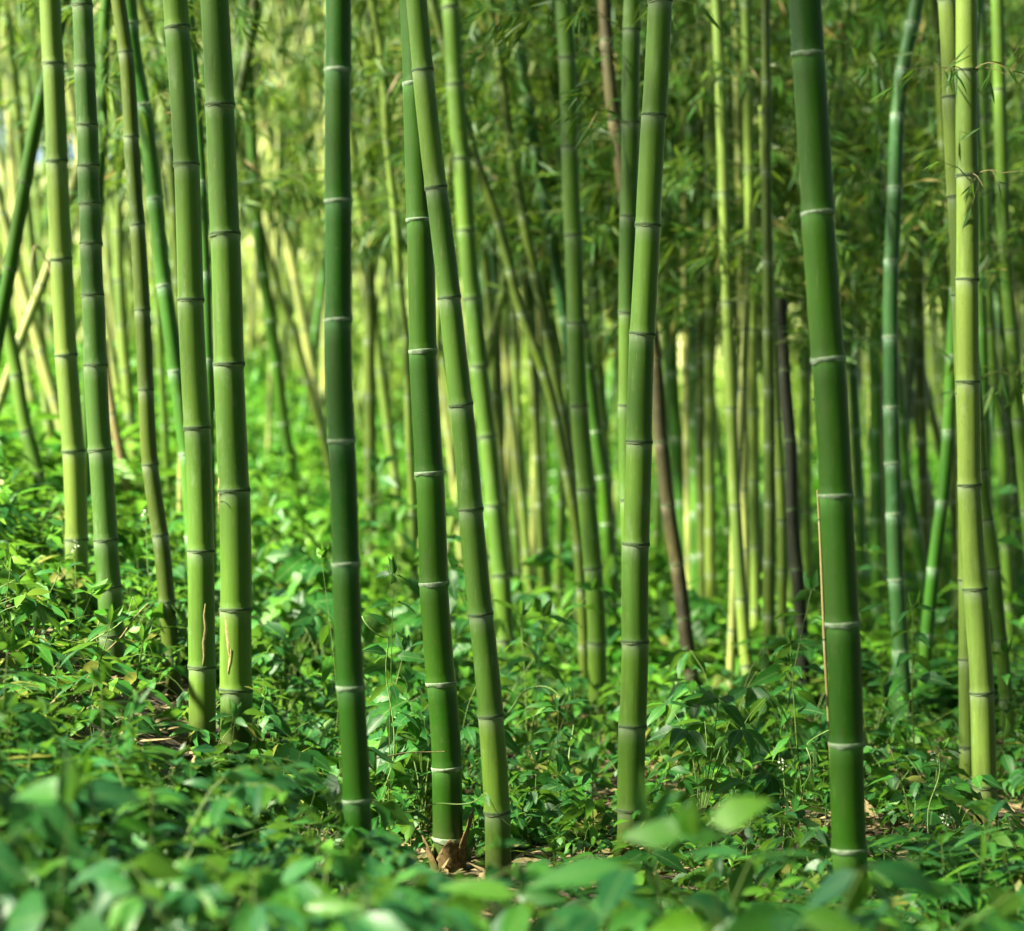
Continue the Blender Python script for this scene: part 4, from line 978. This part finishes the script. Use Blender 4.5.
# ---- weeds standing up out of the ground cover: copies of a few kinds
rng = np.random.default_rng(88)
KIND = [('tall_herb', opp(50, .5, 7, .105, .40, 'ovate', 2, .3), .52), ('tall_herb', opp(51, .5, 6, .12, .30, 'lance', 2, .35), .52), ('leafy_herb', cmp_(52, 12, .22, .34, .10, .46, 'ovate'), .36),
        ('fern', plant_fern(R_(53), 9, .36, .2, .08), .18), ('leafy_herb', cmp_(54, 10, .2, .34, .11, .34, 'lance', 5), .36), ('tall_herb', opp(55, .55, 8, .085, .5, 'toothed', 3, .3), .57), ('leafy_herb', cmp_(56, 9, .2, .34, .12, .55, 'lobed'), .36)]
proto = [None] * len(KIND)
for k in range(130):
    D = rng.uniform(7.7, 14.0) if k < 90 else rng.uniform(5.3, 6.6); px = rng.uniform(-20, 1044); ti = int(rng.integers(len(KIND)))
    x = wx(px, D)
    if x < -1.05 and 7.5 < D < 13: continue
    if any(st[5] < 13 and abs(x - st[1][0]) < .31 and D < st[5] and D > st[5] - 1.6 for st in STALKS): continue
    nm, tpl, ht = KIND[ti]
    loc = (x, D, float(gz(x, D)) - .01); sc = rng.uniform(.8, 1.5) * (.65 if D < 7 else 1.05 + .10 * (D - 8)) * (1.6 if nm == 'fern' else 1)
    if proto[ti] is None:
        (V, F, U), (W, G, _) = tpl
        root = thing(nm, 'green weed rising above the ground cover among the stalks', {'tall_herb': 'weed', 'leafy_herb': 'herb'}.get(nm, nm), loc, 'weeds rising above the ground cover')
        mk('foliage', V, [F], L_COVER, uv=U, parent=root); mk('stem', W, [G], M_STEM, parent=root); proto[ti] = root
    else:
        root = proto[ti].copy(); COL.objects.link(root)
        for ch in proto[ti].children:
            c = ch.copy(); COL.objects.link(c); c.parent = root
        root.location = loc
    root.scale = (sc, sc, sc); root.rotation_euler = (rng.normal(0, .08), rng.normal(0, .08), rng.uniform(0, 6.28))

rng = np.random.default_rng(91)
first = [None] * 3
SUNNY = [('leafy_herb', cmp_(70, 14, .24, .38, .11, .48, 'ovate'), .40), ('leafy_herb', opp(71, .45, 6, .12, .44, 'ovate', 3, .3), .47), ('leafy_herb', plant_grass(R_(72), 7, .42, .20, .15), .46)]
for k in range(64):
    D = rng.uniform(8.3, 13.5); px = rng.uniform(-40, 175); x = wx(px, D); ti = int(rng.integers(3))
    if any(st[5] < 11 and abs(x - st[1][0]) < .17 and st[5] - 1.3 < D < st[5] for st in STALKS): continue
    nm, tpl, ht = SUNNY[ti]; loc = (x, D, float(gz(x, D)) - .01); sc = rng.uniform(.6, 1.0)
    if first[ti] is None:
        (V, F, U), (W, G, _) = tpl
        root = thing(nm, 'yellow-green herb catching the sun on the raised bank', 'herb', loc, 'sunlit herbs on the raised bank')
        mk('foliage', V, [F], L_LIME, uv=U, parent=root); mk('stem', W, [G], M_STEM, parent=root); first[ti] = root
    else:
        root = first[ti].copy(); COL.objects.link(root)
        for ch in first[ti].children:
            c = ch.copy(); COL.objects.link(c); c.parent = root
        root.location = loc
    root.scale = (sc, sc, sc); root.rotation_euler = (rng.normal(0, .1), rng.normal(0, .1), rng.uniform(0, 6.28))

# ------------------------------------------------------------------ vines and tendrils, flower spikes, dry twigs
def vine(label, D, pts, r, seed, leafn=5, mat=M_VINE, leafL=.05, name='vine', wob=.012):
    rng = np.random.default_rng(seed); pts = np.array(pts, float)
    t = np.arange(len(pts)); tt = np.linspace(0, len(pts) - 1, 34)
    fx = hermite(t, pts[:, 0]); fy = hermite(t, pts[:, 1])
    P = np.stack([wx(fx(tt), D), D + .05 * np.sin(tt * 1.3 + seed), wz(fy(tt), D)], 1) + np.stack([wob * np.sin(tt * 2.7 + seed), 0 * tt, wob * .6 * np.cos(tt * 3.3)], 1)
    b = P[-1].copy(); root = thing(name, label, {'vine': 'vine', 'dry_twig': 'twig'}[name], tuple(b))
    V, F = tube(P - b, r, r * .5, 6); mk('stem', V, [F], mat, parent=root)
    if leafn:
        i = rng.integers(2, 32, leafn); d = rng.normal(0, 1, (leafn, 3)) + np.array([0, -.3, .1]); L = rng.uniform(.7, 1.3, leafn) * leafL
        V, F, U = leaves(P[i] - b, d, UP + rng.normal(0, .4, (leafn, 3)), L, L * .5, .2, .25, 'ovate', rng); mk('foliage', V, [F], L_COVER, uv=U, parent=root)
vine('pale tendril arching over the herbs beside the thick curving stalk', 8.4, [(505,716),(522,694),(545,688),(562,700),(575,722),(592,742),(622,775)], .0032, 1, 5)
vine('thin upright pale vine between the slanting pale stalk and the thick curving stalk', 8.2, [(571,728),(572,760),(571,800),(574,830),(578,855)], .0028, 2, 4)
vine('curling pale tendril near the foot of the tan dead stalk', 9.4, [(676,682),(684,698),(702,708),(716,724),(724,742),(738,756),(742,772)], .0034, 3, 5)
vine('bent thin vine beside the dark green stalk with leaf pairs', 7.2, [(366,618),(378,632),(388,646),(389,690),(390,760),(388,790)], .0026, 4, 6)
vine('long pale stem slanting across before the deep green stalk foot', 6.9, [(378,800),(402,810),(440,808),(468,802),(488,795),(512,822)], .0022, 5, 3)
vine('thin vine leaning against the mid green foot of the bluish stalk', 7.8, [(52,640),(80,642),(104,637),(124,614),(140,600),(150,650)], .0024, 6, 3)
vine('pale stem rising beside the biggest stalk with a small flower head', 7.3, [(939,762),(938,790),(928,830),(915,868),(908,890)], .0024, 7, 4)
vine('pale hooked vine left of the biggest dark green stalk', 7.6, [(828,734),(812,741),(806,760),(805,780),(803,800)], .0026, 8, 3)
vine('dry brown twig lying across the foot of the bluish stalk', 8.0, [(146,606),(130,628),(112,646),(92,664),(76,680)], .0030, 9, 0, M_TWIG, name='dry_twig')
vine('second dry twig tangled lower at the bluish stalk foot', 8.05, [(104,618),(101,650),(95,672),(90,690)], .0024, 10, 0, M_TWIG, name='dry_twig')
vine('pale dry twig lying on litter behind the dark green stalk', 7.0, [(338,752),(372,757),(408,755),(444,752)], .0028, 11, 0, M_TWIG, name='dry_twig', wob=.004)
vine('short pale broken twig beside the teal stalk foot', 10.0, [(882,718),(890,724),(900,732),(905,742)], .005, 12, 0, M_TWIG, name='dry_twig', wob=.003)
vine('bent grey twig hooked over the two slanted poles', 12.0, [(52,280),(44,258),(36,246),(33,262),(36,300)], .007, 13, 0, M_TWIG, name='dry_twig', wob=.004)
def flower_spike(label, px, py, D, seed):
    rng = np.random.default_rng(seed); x = wx(px, D); z = wz(py, D); z0 = float(gz(x, D))
    root = thing('flowering_weed', label, 'weed', (x, D, z0))
    h = z - z0
    V, F = tube(np.array([[0, 0, 0], [.01, 0, h * .5], [0, 0, h], [.004, 0, h + .02]]), .0022, .001, 5); mk('stem', V, [F], M_VINE, parent=root)
    n = 18; u = norm(rng.normal(0, 1, (n, 3)))
    V, F, U = leaves(np.array([0, 0, h]) + u * rng.uniform(.003, .016, (n, 1)) * np.array([1, 1, 1.5]), u, rng.normal(0, 1, (n, 3)), .010, .007, .2, .3, 'ovate'); mk('flower', V, [F], M_FLOWER, parent=root)
    k = 8; ph = np.arange(k) * 2.4
    V, F, U = leaves(np.stack([0 * ph, 0 * ph, h * np.linspace(.3, .9, k)], 1), np.stack([np.cos(ph), np.sin(ph), .2 + 0 * ph], 1), UP, .055, .026, .25, .25, 'ovate', rng); mk('foliage', V, [F], L_COVER, uv=U, parent=root)
flower_spike('small white flower head on a stem beyond the biggest stalk', 936, 757, 8.0, 1)
flower_spike('small white flower head lower down beside the pale yellow stalk foot', 946, 821, 7.0, 2)
flower_spike('tiny white flower spike close by the hooked vine', 783, 766, 7.6, 3)
flower_spike('pale flower spike against the pale yellow-green stalk', 74, 545, 9.0, 4)
flower_spike('pale seed spike beside the thin olive stalk', 146, 512, 9.4, 5)
